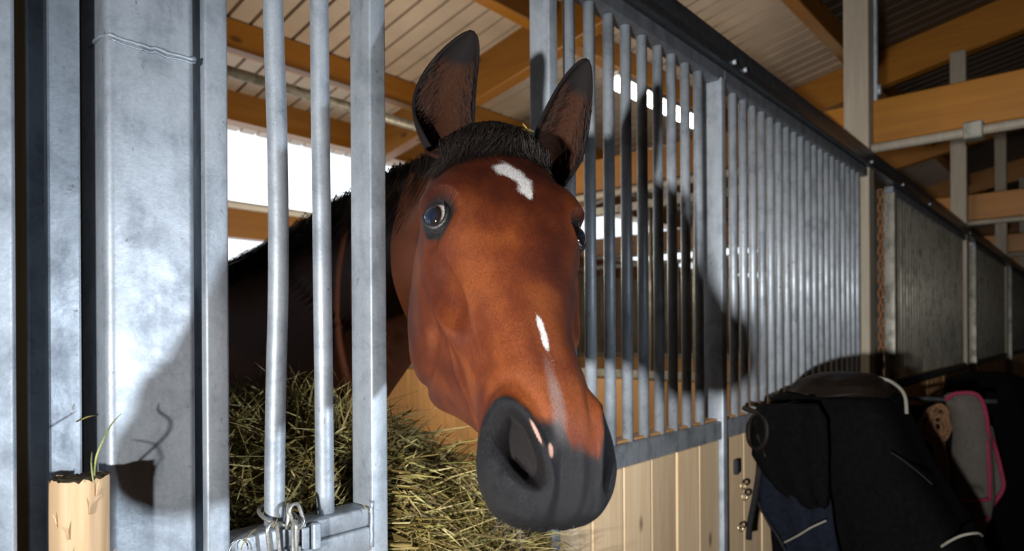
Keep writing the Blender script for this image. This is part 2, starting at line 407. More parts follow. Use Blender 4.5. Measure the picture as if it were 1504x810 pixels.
o = bm_obj('web', box_bm(.2225, .2575, .925, .94, 0, Z(1.35), .003, 2), M['galv'], t_, False)
o = bm_obj('flange', box_bm(.2130, .2350, .966, .976, 0, Z(1.35), .001, 1), M['galv'], t_, False)
o = bm_obj('galvanised_edge_post', box_bm(.02, .1795, .86, .98, 0, Z(1.35), .006, 4), M['galv'], None, True); o.modifiers.new('w', 'WEIGHTED_NORMAL')
tag(o, 'galvanised post cut by the left edge of the picture', 'post')
o = box('timber_jamb', .175, .31, 1.005, 1.06, 0, Z(1.35), M['slot_wood']); tag(o, 'brown timber jamb glimpsed in the slot left of the wide galvanised post', 'timber')
# partitions between stalls (run away from the aisle)
def partition(x, label, bars=True):
    g = empty('stall_partition', label, 'partition', (x+.05, 3.1, 0), 'partitions between stalls')
    n = 28; w = (5.25-1.03)/n
    me = shared_mesh(box_bm(0, .03, 0, w-.003, 0, Z(-.30)-.04, .004), 'board', M['board_warm'], False)
    for i in range(n): inst('board', me, (x+.035+random.uniform(-.002, .002), 1.03+i*w, .04), g)
    box('bottom_rail', x+.02, x+.08, 1.03, 5.25, Z(-.30), Z(-.25), M['galv_far'], g)
    if bars:
        box('top_rail', x+.02, x+.08, 1.03, 5.25, Z(.81), Z(.86), M['galv_far'], g)
        for i in range(27): inst('bar', bar_far, (x+.05, 1.13+i*.153, 0), g)
    return g
for i, x in enumerate([.33]+POSTS[:4]):
    partition(x, ['boarded stall partition behind the left posts', 'warm lit board partition with bars seen behind the horse', 'board partition with bars behind the second tall post', 'board partition with bars behind the third tall post', 'board partition with bars behind the fourth tall post'][i], i > 0)
# hanging chain in the first far bay
def link_pts(c, a, b, nrm, n=20):       # stadium link: half length a, half width b; long axis a-vector
    pts = []
    for k in range(n):
        t = 2*PI*k/n; ca, sa = math.cos(t), math.sin(t)
        pts.append(c + a*ca*(abs(ca)**-.0 if ca else 1) + b*sa)
    return pts
def chain_link(name, c, ax, side, la, lb, r, mat, parent, n=24):
    ax = Vector(ax).normalized(); side = Vector(side); side = (side-ax*side.dot(ax)).normalized(); pts = []
    for k in range(n):
        t = 2*PI*k/n
        s = lb*math.sin(t); q = lb*math.cos(t) + (la-lb)*(1 if math.cos(t) > 0 else -1)
        pts.append(Vector(c)+ax*q+side*s)
    return tube(name, pts, r, mat, parent, 8, closed=True)
ch = empty('rusty_chain', 'rusty chain hanging on the dark jamb past the nearest tall post', 'chain', (4.16, .93, Z(-.27)))
me = None
for i in range(26):
    z = Z(.77-.04*i)
    if i < 2:
        o = chain_link('link', (4.16, .93, z), (0, 0, 1), (1, 0, 0) if i % 2 else (0, 1, 0), .025, .012, .0045, M['chain_rust'], ch, 16)
        (ch,)[0]; 
        if i == 0: la = o.data
        else: lb = o.data
        l0 = o.location.copy() if i == 0 else l0
    else:
        o = bpy.data.objects.new('link', la if i % 2 == 0 else lb); COL.objects.link(o); o.parent = ch
        o.location = l0 + Vector((0, 0, -.04*(i - i % 2)))

# ---------------------------------------------------------------- the horse
def head_frame(psi=17, rho=6, th=44, E=(-.008, .134, .88)):
    th, psi, rho = [math.radians(v) for v in (th, psi, rho)]
    l = np.array([1, 0, 0.]); a = np.array([0, -math.cos(th), -math.sin(th)]); f = np.array([0, math.sin(th), -math.cos(th)])
    Ry = np.array([[math.cos(psi), 0, -math.sin(psi)], [0, 1, 0], [math.sin(psi), 0, math.cos(psi)]])
    Rz = np.array([[math.cos(rho), math.sin(rho), 0], [-math.sin(rho), math.cos(rho), 0], [0, 0, 1]])
    R = Rz @ Ry
    B = np.array([[FY, -FX, 0], [0, 0, 1], [FX, FY, 0]]).T     # screen-aligned axes to world axes
    return B @ np.array(E) + np.array([0, 0, CZ]), B @ R @ l, B @ R @ a, B @ R @ f
HE, HL, HA, HF = head_frame()
def sw(a): t = np.clip((a-17)/14, 0, 1); return 1.05*t*t*(3-2*t)      # the muzzle is turned a little to the right
def hw(a, w, f): return HE + (HA*a + HL*(w+sw(a)) + HF*f)/100.
# constant-a stations, half ring top to bottom (w, f) in cm
ST = [
 (40.9, [(0,-6.2),(.3,-6.2),(.5,-6.2),(.6,-6.3),(.6,-6.4),(.5,-6.5),(.4,-6.6),(.2,-6.6),(0,-6.6)]),
 (40.6, [(0,-4.4),(1.6,-4.5),(2.9,-4.9),(3.6,-5.7),(3.5,-6.6),(3.0,-7.5),(2.4,-8.2),(1.3,-8.6),(0,-8.7)]),
 (39.5, [(0,-2.5),(2.4,-2.7),(4.2,-3.4),(5.1,-4.9),(4.9,-6.6),(4.3,-8.1),(3.5,-9.2),(2.1,-9.8),(0,-10.0)]),
 (37.4, [(0,-.4),(3.0,-.8),(5.2,-1.9),(6.3,-4.0),(6.0,-6.3),(5.2,-8.2),(4.2,-9.6),(2.6,-10.6),(0,-10.9)]),
 (34.5, [(0,1.3),(3.4,.8),(5.9,-.5),(7.2,-2.9),(6.8,-5.6),(5.6,-7.8),(4.4,-9.5),(2.8,-10.8),(0,-11.2)]),
 (31.3, [(0,2.3),(3.5,1.8),(5.9,.4),(7.2,-2.0),(6.8,-4.8),(5.5,-7.4),(4.3,-9.4),(2.7,-10.9),(0,-11.1)]),
 (28.0, [(0,2.8),(3.1,2.4),(5.2,1.1),(6.4,-1.4),(6.3,-4.4),(5.3,-7.2),(4.2,-9.6),(2.7,-11.2),(0,-11.2)]),
 (24.0, [(0,3.3),(2.8,2.9),(4.6,1.6),(5.7,-.9),(5.9,-4.0),(5.3,-7.4),(4.4,-10.4),(2.9,-12.6),(0,-12.0)]),
 (19.0, [(0,3.9),(2.8,3.5),(4.8,2.0),(6.1,-.6),(6.8,-3.9),(6.5,-8.2),(5.8,-12.8),(4.2,-16.0),(0,-13.5)]),
 (14.0, [(0,4.6),(3.1,4.2),(5.5,2.7),(7.1,-.2),(8.3,-4.0),(8.3,-9.8),(7.9,-16.0),(6.0,-20.2),(0,-16.5)]),
 (9.0,  [(0,5.3),(3.6,4.9),(6.5,3.4),(8.3,.3),(9.6,-4.0),(9.7,-11.0),(9.1,-18.0),(6.4,-22.2),(0,-18.5)]),
 (4.0,  [(0,5.8),(4.1,5.5),(7.6,4.1),(9.6,.7),(10.2,-4.3),(10.3,-11.8),(9.4,-19.2),(6.3,-22.8),(0,-19.0)]),
 (0.0,  [(0,6.0),(4.3,5.8),(8.4,4.6),(10.7,1.0),(10.4,-4.8),(10.3,-12.5),(9.2,-19.6),(6.0,-22.9),(0,-19.4)]),
 (-4.0, [(0,5.9),(4.3,5.7),(8.6,4.6),(10.9,1.2),(10.3,-5.0),(10.0,-12.5),(8.6,-18.8),(5.4,-21.8),(0,-19.2)]),
]
FAN = [  # (T(a,f), B(a,f), s-profile, w-profile)
 ((-9, 5.3), (-7.5, -20.0), (0,.02,.09,.24,.44,.62,.80,.96,1), (0,4.0,8.0,10.0,9.4,9.0,7.6,4.8,0)),
 ((-14, 4.0), (-9.5, -18.5), (0,.02,.10,.26,.44,.62,.80,.95,1), (0,3.5,6.8,8.7,8.7,8.4,7.0,4.4,0)),
 ((-18.5, 1.6), (-11.5, -17.0), (0,.03,.12,.28,.45,.62,.80,.94,1), (0,2.8,5.4,7.2,7.9,7.8,6.6,4.1,0)),
 ((-22, -2.5), (-13, -16.0), (0,.03,.12,.28,.45,.62,.80,.94,1), (0,2.4,4.6,6.8,8.0,8.2,7.0,4.3,0)),
]
NS = (0,.04,.13,.28,.46,.63,.80,.94,1)
NECK = [ # world: T, B, half width, narrow crest
 ((.800,.835,.300), (.795,.875,.055), .090),
 ((.822,.93,.318), (.815,.985,-.005), .097),
 ((.840,1.05,.318), (.835,1.10,-.10), .105),
 ((.858,1.25,.295), (.85,1.26,-.25), .125),
 ((.865,1.48,.245), (.86,1.42,-.42), .175),
 ((.865,1.70,.200), (.865,1.56,-.55), .235),
 ((.865,1.95,.170), (.865,1.80,-.62), .275),
 ((.865,2.30,.120), (.865,2.25,-.66), .31),
 ((.865,2.70,.110), (.865,2.70,-.64), .32),
 ((.865,3.05,.150), (.865,3.05,-.58), .31),
 ((.865,3.32,.120), (.865,3.28,-.52), .27),
 ((.865,3.48,.000), (.865,3.42,-.42), .18),
 ((.865,3.52,-.12), (.865,3.50,-.30), .06),
]
rings = []
def skew(a, f):                               # chin and lower lip sit further back than the upper lip
    k = min(1, max(0, (a-27)/8)); return a-.52*k*max(0, -f-3.5)-.10*max(0, a-33)
for a, prof in ST: rings.append([hw(skew(a, f), w, f) for w, f in prof] + [hw(skew(a, f), -w, f) for w, f in prof[-2:0:-1]])
for T, B, s, w in FAN:
    q = [(T[0]+(B[0]-T[0])*si, wi, T[1]+(B[1]-T[1])*si) for si, wi in zip(s, w)]
    rings.append([hw(*p) for p in q] + [hw(p[0], -p[1], p[2]) for p in q[-2:0:-1]])
for j, (T, B, hwid) in enumerate(NECK):
    T = np.array(T)+[0, 0, CZ]; B = np.array(B)+[0, 0, CZ]
    k = min(1, j/4); lat = HL*(1-k)*.6+np.array([1, 0, 0])*(.4+.6*k); lat = lat/np.linalg.norm(lat)
    wn = (0,.20,.46,.74,.94,1.0,.90,.52,0) if j < 5 else (0,.38,.68,.90,1.0,1.0,.86,.50,0)
    q = [(T+(B-T)*si, wi*hwid) for si, wi in zip(NS, wn)]
    rings.append([p+lat*w for p, w in q] + [p-lat*w for p, w in q[-2:0:-1]])
rings = np.array(rings)                       # (R,16,3)
def catmull(P, cnt, closed):                  # P (n,...), cnt list of subdivisions per segment
    n = len(P); out = []; par = []
    segs = n if closed else n-1
    for i in range(segs):
        idx = [(i-1) % n, i, (i+1) % n, (i+2) % n] if closed else [max(i-1, 0), i, i+1, min(i+2, n-1)]
        p0, p1, p2, p3 = [P[k] for k in idx]
        d = np.linalg.norm
        # centripetal-ish tangents by chord length
        c0 = np.mean(d((p1-p0).reshape(-1, 3), axis=1))+1e-6; c1 = np.mean(d((p2-p1).reshape(-1, 3), axis=1))+1e-6; c2 = np.mean(d((p3-p2).reshape(-1, 3), axis=1))+1e-6
        m1 = (p2-p1)*(c0/(c0+c1)) + (p1-p0)*(c1*c1/(c0*(c0+c1)) if c0 > 2e-6 else 0)
        m2 = (p2-p1)*(c2/(c1+c2)) + (p3-p2)*(c1*c1/(c2*(c1+c2)) if c2 > 2e-6 else 0)
        for k in range(cnt[i]):
            t = k/cnt[i]; h = (2*t**3-3*t**2+1, t**3-2*t**2+t, -2*t**3+3*t**2, t**3-t**2)
            out.append(h[0]*p1+h[1]*m1+h[2]*p2+h[3]*m2); par.append(i+t)
    if not closed: out.append(P[-1]); par.append(n-1)
    return np.array(out), np.array(par)
cnt = [4, 7, 12, 15, 17, 17, 18, 20, 20, 20, 20, 18, 18, 18] + [16, 14, 12, 10] + [8]*5 + [6]*7 + [5]*2
cnt = cnt[:len(rings)-1]
P1, par = catmull(rings, cnt, False)
NRr = 24
P2 = []
for ring in P1:
    o_, _ = catmull(ring, [NRr]*16, True); P2.append(o_)
G = np.array(P2); nR, nC = G.shape[:2]        # grid of points
def hcoord(P):
    d = (P-HE)*100; a_ = d@HA; return np.stack([a_, d@HL-sw(a_), d@HF], -1)
def normals(G):
    du = np.roll(G, -1, 1)-np.roll(G, 1, 1); dv = np.gradient(G, axis=0)
    n = np.cross(dv, du); n /= (np.linalg.norm(n, axis=-1, keepdims=True)+1e-12); return n
Nn = normals(G)
H = hcoord(G)
cen = G.mean(1, keepdims=True)
if np.mean(((G-cen)*Nn).sum(-1)) < 0: Nn = -Nn
A_, W_, F_ = H[..., 0], H[..., 1], H[..., 2]
aw = np.abs(W_)
def gs(x, s): return np.exp(-(x/s)**2)
def sstep(x, a, b):
    t = np.clip((x-a)/(b-a), 0, 1); return t*t*(3-2*t)
disp = np.zeros(G.shape[:2])
isH = sstep(A_, -14, -10)
side = sstep(aw, 4.0, 6.0)
# brow ridge, hollow above the eye, socket
disp += (.45+.35*(W_ > 0))*gs(A_+.5, 4.2)*gs(F_-2.6, 2.6)*sstep(aw, 6, 8.5)
disp -= .75*gs(A_+7.5, 2.6)*gs(F_-2.2, 2.0)*sstep(aw, 5, 7)
disp += .35*gs(A_+11.5, 2.5)*gs(F_-2.0, 3)*sstep(aw, 5, 7)
disp -= 1.15*gs(A_-.2, 2.2)*gs(F_-.6, 1.8)*sstep(aw, 6, 8)
# facial crest and hollow below it
cf = -3.4-.03*(A_-4)
disp += .60*gs(F_-cf, 1.1)*sstep(A_, 1, 5)*(1-sstep(A_, 15, 19))*side
disp -= .65*gs(F_-(cf-2.6), 1.4)*sstep(A_, 4, 8)*(1-sstep(A_, 18, 23))*side
disp -= .35*gs(F_-(cf+3.2), 1.8)*sstep(A_, 6, 9)*(1-sstep(A_, 22, 26))*sstep(aw, 3, 4.5)
re = np.sqrt(((A_-10.8)/4.9)**2+((F_+1.5)/1.9)**2)
disp -= .60*np.exp(-re**2.4)*sstep(aw, 5.5, 7)
disp += .34*gs(re-1.35, .30)*sstep(aw, 5.5, 7)*sstep(A_, 9, 13)
# cheek muscle front edge (curve) and vein
ce = 12.5-.035*(F_+12)**2
disp -= .60*gs(A_-ce-1.2, 1.1)*sstep(-F_, 6, 9)*side
disp += .30*gs(A_-ce+2.5, 3)*sstep(-F_, 6, 10)*side
vn = -6.0-.32*(A_-15)+.5*np.sin(A_*.6)
disp += .16*gs(F_-vn, .35)*sstep(A_, 9, 12)*(1-sstep(A_, 24, 27))*sstep(aw, 3, 4.5)
v2 = 1.0-.10*(A_-6)+.4*np.sin(A_*.5+1)
disp += .10*gs(F_-v2, .35)*sstep(A_, 5, 8)*(1-sstep(A_, 20, 24))*sstep(aw, 3, 4)
# nose bone edges, slight dish
disp -= .18*gs(aw, 1.3)*gs(A_-22, 8)*sstep(F_, 0, 1.5)
# nostril: comma-shaped cavity with rims
seg = np.linalg.norm(np.diff(G, axis=1, append=G[:, :1]), axis=-1)*100
S1 = np.concatenate([np.zeros((nR, 1)), np.cumsum(seg, 1)[:, :-1]], 1); tot = seg.sum(1, keepdims=True)
S_ = np.minimum(S1, tot-S1)                    # arc length from the top midline
NOS = {-1: (33.6, 5.2, 4.0, 2.5, -.42), 1: (33.2, 6.8, 4.0, 1.9, -.15)}      # centre a, centre s, half length, half width, tilt
def nostril(A_, S_, W_):
    rr = np.full(A_.shape, 9.0); Q = np.zeros(A_.shape); Pp = np.zeros(A_.shape)
    for sgn, (a0, s0, hl, hwd, tl) in NOS.items():
        on = (W_*sgn > 0) & (A_ > 20)
        p_ = A_-a0; q_ = S_-s0-tl*p_+.045*p_*p_
        r_ = np.sqrt((np.abs(p_)/hl)**2.2+(np.abs(q_)/hwd)**2.2)**(1/1.1)
        rr = np.where(on, r_, rr); Q = np.where(on, q_/hwd, Q); Pp = np.where(on, p_/hl, Pp)
    return rr, Q, Pp
rr, Qn, Pn = nostril(A_, S_, W_)
lo = .84 - .74*sstep(Qn, -.35, .75)            # steep wall on the inner side, gentle bowl on the outer side
inside = 1-np.clip((rr-lo)/(1.04-lo), 0, 1); inside = inside*inside*(3-2*inside)
disp += -2.3*inside
disp -= .7*gs(Pn-.45, .25)*gs(Qn+.15, .30)*(rr < 1.2)

disp += .45*gs(rr-1.16, .16)*sstep(-Qn, 0, .6)
disp += .28*gs(rr-1.25, .30)*(1-sstep(-Qn, 0, .6))
disp -= .28*gs(rr-1.75, .28)*sstep(-Pn, -.3, .6)
# upper lip, mouth line, chin
disp += .25*gs(A_-38, 2)*gs(aw-2.2, 1.5)*sstep(F_, -6, -2)
disp -= .22*gs(aw, .7)*sstep(A_, 33, 36)*sstep(F_, -7.5, -5)
ml = -8.7+.05*(A_-36)**2*(A_ < 36)+.02*aw*aw
disp -= .75*gs(F_-ml, .38)*sstep(A_, 29.5, 32.5)*(1-.0*A_)
disp += .28*gs(F_-ml-1.3, .8)*sstep(A_, 33, 36) + .25*gs(F_-ml+1.3, .8)*sstep(A_, 33, 36)
disp -= .5*gs(A_-30.5, 1.6)*sstep(-F_, 9.5, 11.5)
# skin folds round the muzzle
disp += (.04*np.sin(A_*2.6+F_*1.3+W_*.7)+.05*np.sin(W_*4.2+A_*.5)*sstep(F_, -6, -1))*sstep(A_, 32, 36)
# gullet between the jaw branches
# neck muscles
nz = np.array([noise.noise(Vector(p)*6.0) for p in G.reshape(-1, 3)]).reshape(nR, nC)
nz2 = np.array([noise.noise(Vector(p)*28.0) for p in G.reshape(-1, 3)]).reshape(nR, nC)
disp += nz*.35*np.where(A_ < -15, 1.5, .35) + nz2*.05
G2 = G + Nn*(disp/100)[..., None]; RR = rr
EYE_R = .0212
def eye_frame(sgn):
    ec = hw(.9, sgn*(8.95 if sgn < 0 else 8.6)-sw(0), .85); look = HL*sgn*.66 + HF*.72 + HA*.05; return ec, look/np.linalg.norm(look)
for sgn in (-1, 1):                            # make room for the eyeball and its lids
    ec, look = eye_frame(sgn); v = G2-ec; r = np.linalg.norm(v, axis=-1); an = np.degrees(np.arccos(np.clip((v@look)/(r+1e-9), -1, 1)))
    k = sstep(an, 52, 86); rt = .0172*(1-k)+.0240*k; kk = 1-sstep(an, 86, 112)
    rn = np.where((r < .045) & (an < 112), r+(np.minimum(r, rt)-r)*kk, r)
    G2 = ec+v*(rn/(r+1e-9))[..., None]
# keep the front cap tidy
V = G2.reshape(-1, 3); F = []
for i in range(nR-1):
    for k in range(nC):
        k2 = (k+1) % nC; F.append((i*nC+k, i*nC+k2, (i+1)*nC+k2, (i+1)*nC+k))
V = list(map(tuple, V)); c0 = len(V); V.append(tuple(G2[0].mean(0))); V.append(tuple(G2[-1].mean(0)))
for k in range(nC):
    k2 = (k+1) % nC; F.append((k2, k, c0)); F.append(((nR-1)*nC+k, (nR-1)*nC+k2, c0+1))
# legs joined to the trunk: (x, y, sign hind)
def leg(x, y0, hind, sx):
    if hind: pth = [(x, y0, -.35, .15), (x, y0-.06, -.62, .12), (x, y0-.10, -.80, .075), (x, y0+.10, -1.05, .052), (x, y0+.09, -1.12, .045), (x, y0+.07, -1.38, .034), (x, y0+.06, -1.45, .042), (x, y0+.0, -1.53, .036), (x, y0-.02, -1.56, .056), (x, y0-.04, -1.60, .066)]
    else: pth = [(x, y0, -.35, .11), (x, y0, -.60, .095), (x, y0, -.80, .065), (x, y0, -1.02, .045), (x, y0, -1.08, .050), (x, y0, -1.14, .040), (x, y0, -1.38, .031), (x, y0, -1.45, .041), (x, y0-.04, -1.53, .036), (x, y0-.06, -1.56, .055), (x, y0-.08, -1.60, .064)]
    return [(a, b, CZ+c) for a, b, c, _ in pth], [r for *_, r in pth]
body_only = c0+2
for x, y0, h, sx in ((.70, 1.80, 0, 1), (1.03, 1.86, 0, 1), (.69, 3.20, 1, 1), (1.04, 3.26, 1, 1)):
    pts, rd = leg(x, y0, h, sx); v_, f_ = tube_data(pts, rd, 14); o_ = len(V); V += [tuple(q) for q in v_]; F += [tuple(i+o_ for i in q) for q in f_]
# coat: per-vertex masks: white, dark skin, pink, black hair, painted neck and nose shade
rel = HE
def coatmask(P):
    h = hcoord(P); a, w, f = h[:, 0], h[:, 1], h[:, 2]
    rr = np.full(len(P), 9.0); rr[:G2.shape[0]*G2.shape[1]] = RR.ravel(); QQ = np.zeros(len(P)); QQ[:RR.size] = Qn.ravel(); INS = np.zeros(len(P)); INS[:RR.size] = inside.ravel()
    n1 = np.array([noise.noise(Vector(p)*55) for p in P]); n2 = np.array([noise.noise(Vector(p)*18) for p in P])
    top = sstep(f, 1, 3)
    star = 1-np.sqrt(((a+4.9-.5*(w-.5))/2.8)**2+((w+.1)/3.0)**2)
    star = np.maximum(star, 1-np.sqrt(((a+3.0)/2.6)**2+((w-1.4)/1.9)**2))
    star = np.maximum(star, .9-np.sqrt(((a+1.0)/2.6)**2+((w-1.6)/.8)**2))
    strp = 1-np.sqrt(((a-21.5)/3.6)**2+((w-.25-.05*(a-21))/.50)**2)
    stem = 1.0-np.sqrt(((a-31)/7.5)**2+((w+.2)/.95)**2)
    white = np.clip(.5+.9*np.maximum(star, strp)*1.0 + .38*n1, 0, 1)*top
    snip = 1-np.sqrt(((a-34.7)/.9)**2+((w+1.4)/.42)**2)
    snip = np.maximum(snip, 1.0-np.sqrt(((rr-1.10)/.075)**2+((a-33.2)/1.7)**2+(np.clip(w+.2, 0, 9)*3)**2) - 3*(QQ > -.25))
    pink = np.clip(.5+.9*snip+.2*n1, 0, 1)*sstep(f, -4, -1)
    dark = sstep(-rr + .10*n1 + .14*n2, -1.45, -1.10)
    dark = np.maximum(dark, sstep(a + 1.4*n2 + .7*n1 - .25*np.clip(f+3, -6, 4) - 3.4*sstep(w, -.4, 1.0)*(1-sstep(w, 4.2, 5.6)), 28.6, 32.8))
    # tan patch at the mouth corner
    tan = gs(a-31.5, 3.6)*gs(f+7.2, 1.6)*sstep(np.abs(w), 3.5, 5)
    eye = np.exp(-((a-.9)/3.9)**2-((f-1.2)/3.6)**2)*sstep(np.abs(w), 6.0, 7.2)
    dark = np.maximum(dark*(1-.85*tan), sstep(eye, .42, .72))
    grey = np.clip(stem*1.6+.2*n1, 0, 1)*top
    hair = np.zeros(len(P))
    hair = np.maximum(hair, sstep(-a+.6*n2*3, 13.5, 16.5)*sstep(f, -1, 1.5)*(1-sstep(np.abs(w), 5, 7)))
    hair = np.maximum(hair, .75*INS)  # nostril cavity coloured darker with depth, carried in the hair mask
    back = np.maximum(sstep(-a, 18, 22), sstep(-a, 10, 15)*sstep(-f, 6, 10))  # neck and trunk darkened in the coat colour for head and post shade
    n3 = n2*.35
    bay_nose_shade = .85*sstep(-a+n3*6, -8, 4)*sstep(f, -2, 2)+.80*sstep(f, -1.5, 2.0)*(1-sstep(a, 20, 31))*sstep(w+n3*4, -2.0, 4)  # dark bay forehead, plus shadow side of the nose painted darker
    return white, dark, pink, np.maximum(hair, 0), grey, back, np.clip(bay_nose_shade, 0, .9)
Pv = np.array(V)
wh, dk, pk, hr, gy, neck_shade, bay_shade = coatmask(Pv)
legmask = np.zeros(len(V)); legmask[body_only:] = sstep(-(Pv[body_only:, 2]-CZ), .85, 1.0)
hr = np.maximum(hr, legmask)
me = bpy.data.meshes.new('horse_body'); me.from_pydata(V, [], F); me.update()
def attr(me, name, r, g, b, a):
    at = me.color_attributes.new(name, 'FLOAT_COLOR', 'POINT')
    at.data.foreach_set('color', np.stack([r, g, b, a], 1).astype(np.float32).ravel())
attr(me, 'mark', wh, dk, pk, hr); attr(me, 'mark_shade', gy, neck_shade, bay_shade, gy*0+1)
hv = me.attributes.new('strand', 'FLOAT_VECTOR', 'POINT'); hv.data.foreach_set('vector', hcoord(Pv).astype(np.float32).ravel())

def coat_material():
    m, nt, p = newmat('bay_coat')
    at = N(nt, 'ShaderNodeAttribute'); at.attribute_name = 'strand'
    mk = N(nt, 'ShaderNodeAttribute'); mk.attribute_name = 'mark'; sp = N(nt, 'ShaderNodeSeparateColor'); L(nt, mk.outputs['Color'], sp.inputs[0])
    mk2 = N(nt, 'ShaderNodeAttribute'); mk2.attribute_name = 'mark_shade'; sp2 = N(nt, 'ShaderNodeSeparateColor'); L(nt, mk2.outputs['Color'], sp2.inputs[0])
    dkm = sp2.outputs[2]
    def mp(s):
        q = N(nt, 'ShaderNodeMapping'); q.inputs['Scale'].default_value = s; L(nt, at.outputs['Vector'], q.inputs[0]); return q.outputs[0]
    fur = noise_n(nt, mp((2.6, 11, 11)), 1.0, 4, .65, .8)
    fine = noise_n(nt, mp((5, 16, 16)), 1.0, 3, .7, .3)
    big = noise_n(nt, mp((.11, .16, .16)), 1.0, 4, .55)
    base = ramp(nt, big, [(.34, (.054, .0095, .0026)), (.50, (.088, .0175, .004)), (.66, (.138, .034, .007))])
    furc = ramp(nt, fur, [(.3, (.50, .45, .42)), (.5, (1, 1, 1)), (.70, (1.45, 1.5, 1.55))])
    c = mixc(nt, 1, base, furc, 'MULTIPLY')
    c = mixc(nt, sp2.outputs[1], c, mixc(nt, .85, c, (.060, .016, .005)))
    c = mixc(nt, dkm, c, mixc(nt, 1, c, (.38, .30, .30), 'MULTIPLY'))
    def thr(sock, amt, lo, hi):
        a1 = N(nt, 'ShaderNodeMath'); a1.operation = 'MULTIPLY_ADD'; L(nt, fur, a1.inputs[0]); a1.inputs[1].default_value = amt; L(nt, sock, a1.inputs[2])
        r_ = N(nt, 'ShaderNodeMapRange'); L(nt, a1.outputs[0], r_.inputs[0]); r_.inputs[1].default_value = lo+amt*.5; r_.inputs[2].default_value = hi+amt*.5
        return r_.outputs[0]
    skin = ramp(nt, fine, [(.3, (.004, .004, .0045)), (.55, (.010, .010, .0115)), (.78, (.045, .045, .048))])
    c = mixc(nt, thr(sp.outputs[1], .35, .25, .75), c, skin)
    gm = N(nt, 'ShaderNodeMath'); gm.operation = 'MULTIPLY'; L(nt, sp2.outputs[0], gm.inputs[0]); L(nt, fur, gm.inputs[1])
    c = mixc(nt, gm.outputs[0], c, (.17, .155, .155))
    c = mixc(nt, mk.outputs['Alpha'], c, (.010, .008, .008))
    whc = ramp(nt, fur, [(.3, (.26, .24, .235)), (.6, (.52, .51, .50))])
    c = mixc(nt, thr(sp.outputs[0], .9, .62, .92), c, whc)
    c = mixc(nt, thr(sp.outputs[2], .3, .60, .85), c, (.30, .18, .145))
    L(nt, c, p.inputs['Base Color'])
    rg = N(nt, 'ShaderNodeMapRange'); L(nt, fine, rg.inputs[0]); rg.inputs[3].default_value = .36; rg.inputs[4].default_value = .58; L(nt, rg.outputs[0], p.inputs['Roughness'])
    sl = N(nt, 'ShaderNodeMapRange'); L(nt, sp.outputs[1], sl.inputs[0]); sl.inputs[3].default_value = .27; sl.inputs[4].default_value = .09; L(nt, sl.outputs[0], p.inputs['Specular IOR Level'])
    ad = N(nt, 'ShaderNodeMath'); ad.operation = 'ADD'; L(nt, fur, ad.inputs[0]); L(nt, fine, ad.inputs[1])
    bump(nt, p, ad.outputs[0], .55, .0020)
    return m
M['coat'] = coat_material()
horse = empty('bay_horse', 'bay horse with white star and black muzzle looking out of its stall', 'horse', (.86, 1.8, 0))
body = link_mesh('body', me, M['coat'], horse)
# eyes
m, nt, p = newmat('eye_ball')
at = coords(nt, (1, 1, 1)); ln = N(nt, 'ShaderNodeVectorMath'); ln.operation = 'LENGTH'
sx = N(nt, 'ShaderNodeSeparateXYZ'); L(nt, at, sx.inputs[0])
cb = N(nt, 'ShaderNodeCombineXYZ'); L(nt, sx.outputs[0], cb.inputs[0]); L(nt, sx.outputs[1], cb.inputs[1]); L(nt, cb.outputs[0], ln.inputs[0])
c = ramp(nt, ln.outputs['Value'], [(.0, (.003, .006, .014)), (.0095, (.006, .012, .028)), (.0115, (.012, .009, .008)), (.0160, (.008, .006, .005)), (.0167, (.78, .76, .74)), (.03, (.85, .82, .80))])
L(nt, c, p.inputs['Base Color']); p.inputs['Roughness'].default_value = .04; p.inputs['Coat Weight'].default_value = 1; p.inputs['Coat Roughness'].default_value = .02
M['eye'] = m
M['lid'] = plain('dark_eyelid_skin', (.012, .011, .012), .42, 0, 400, .4, .5)
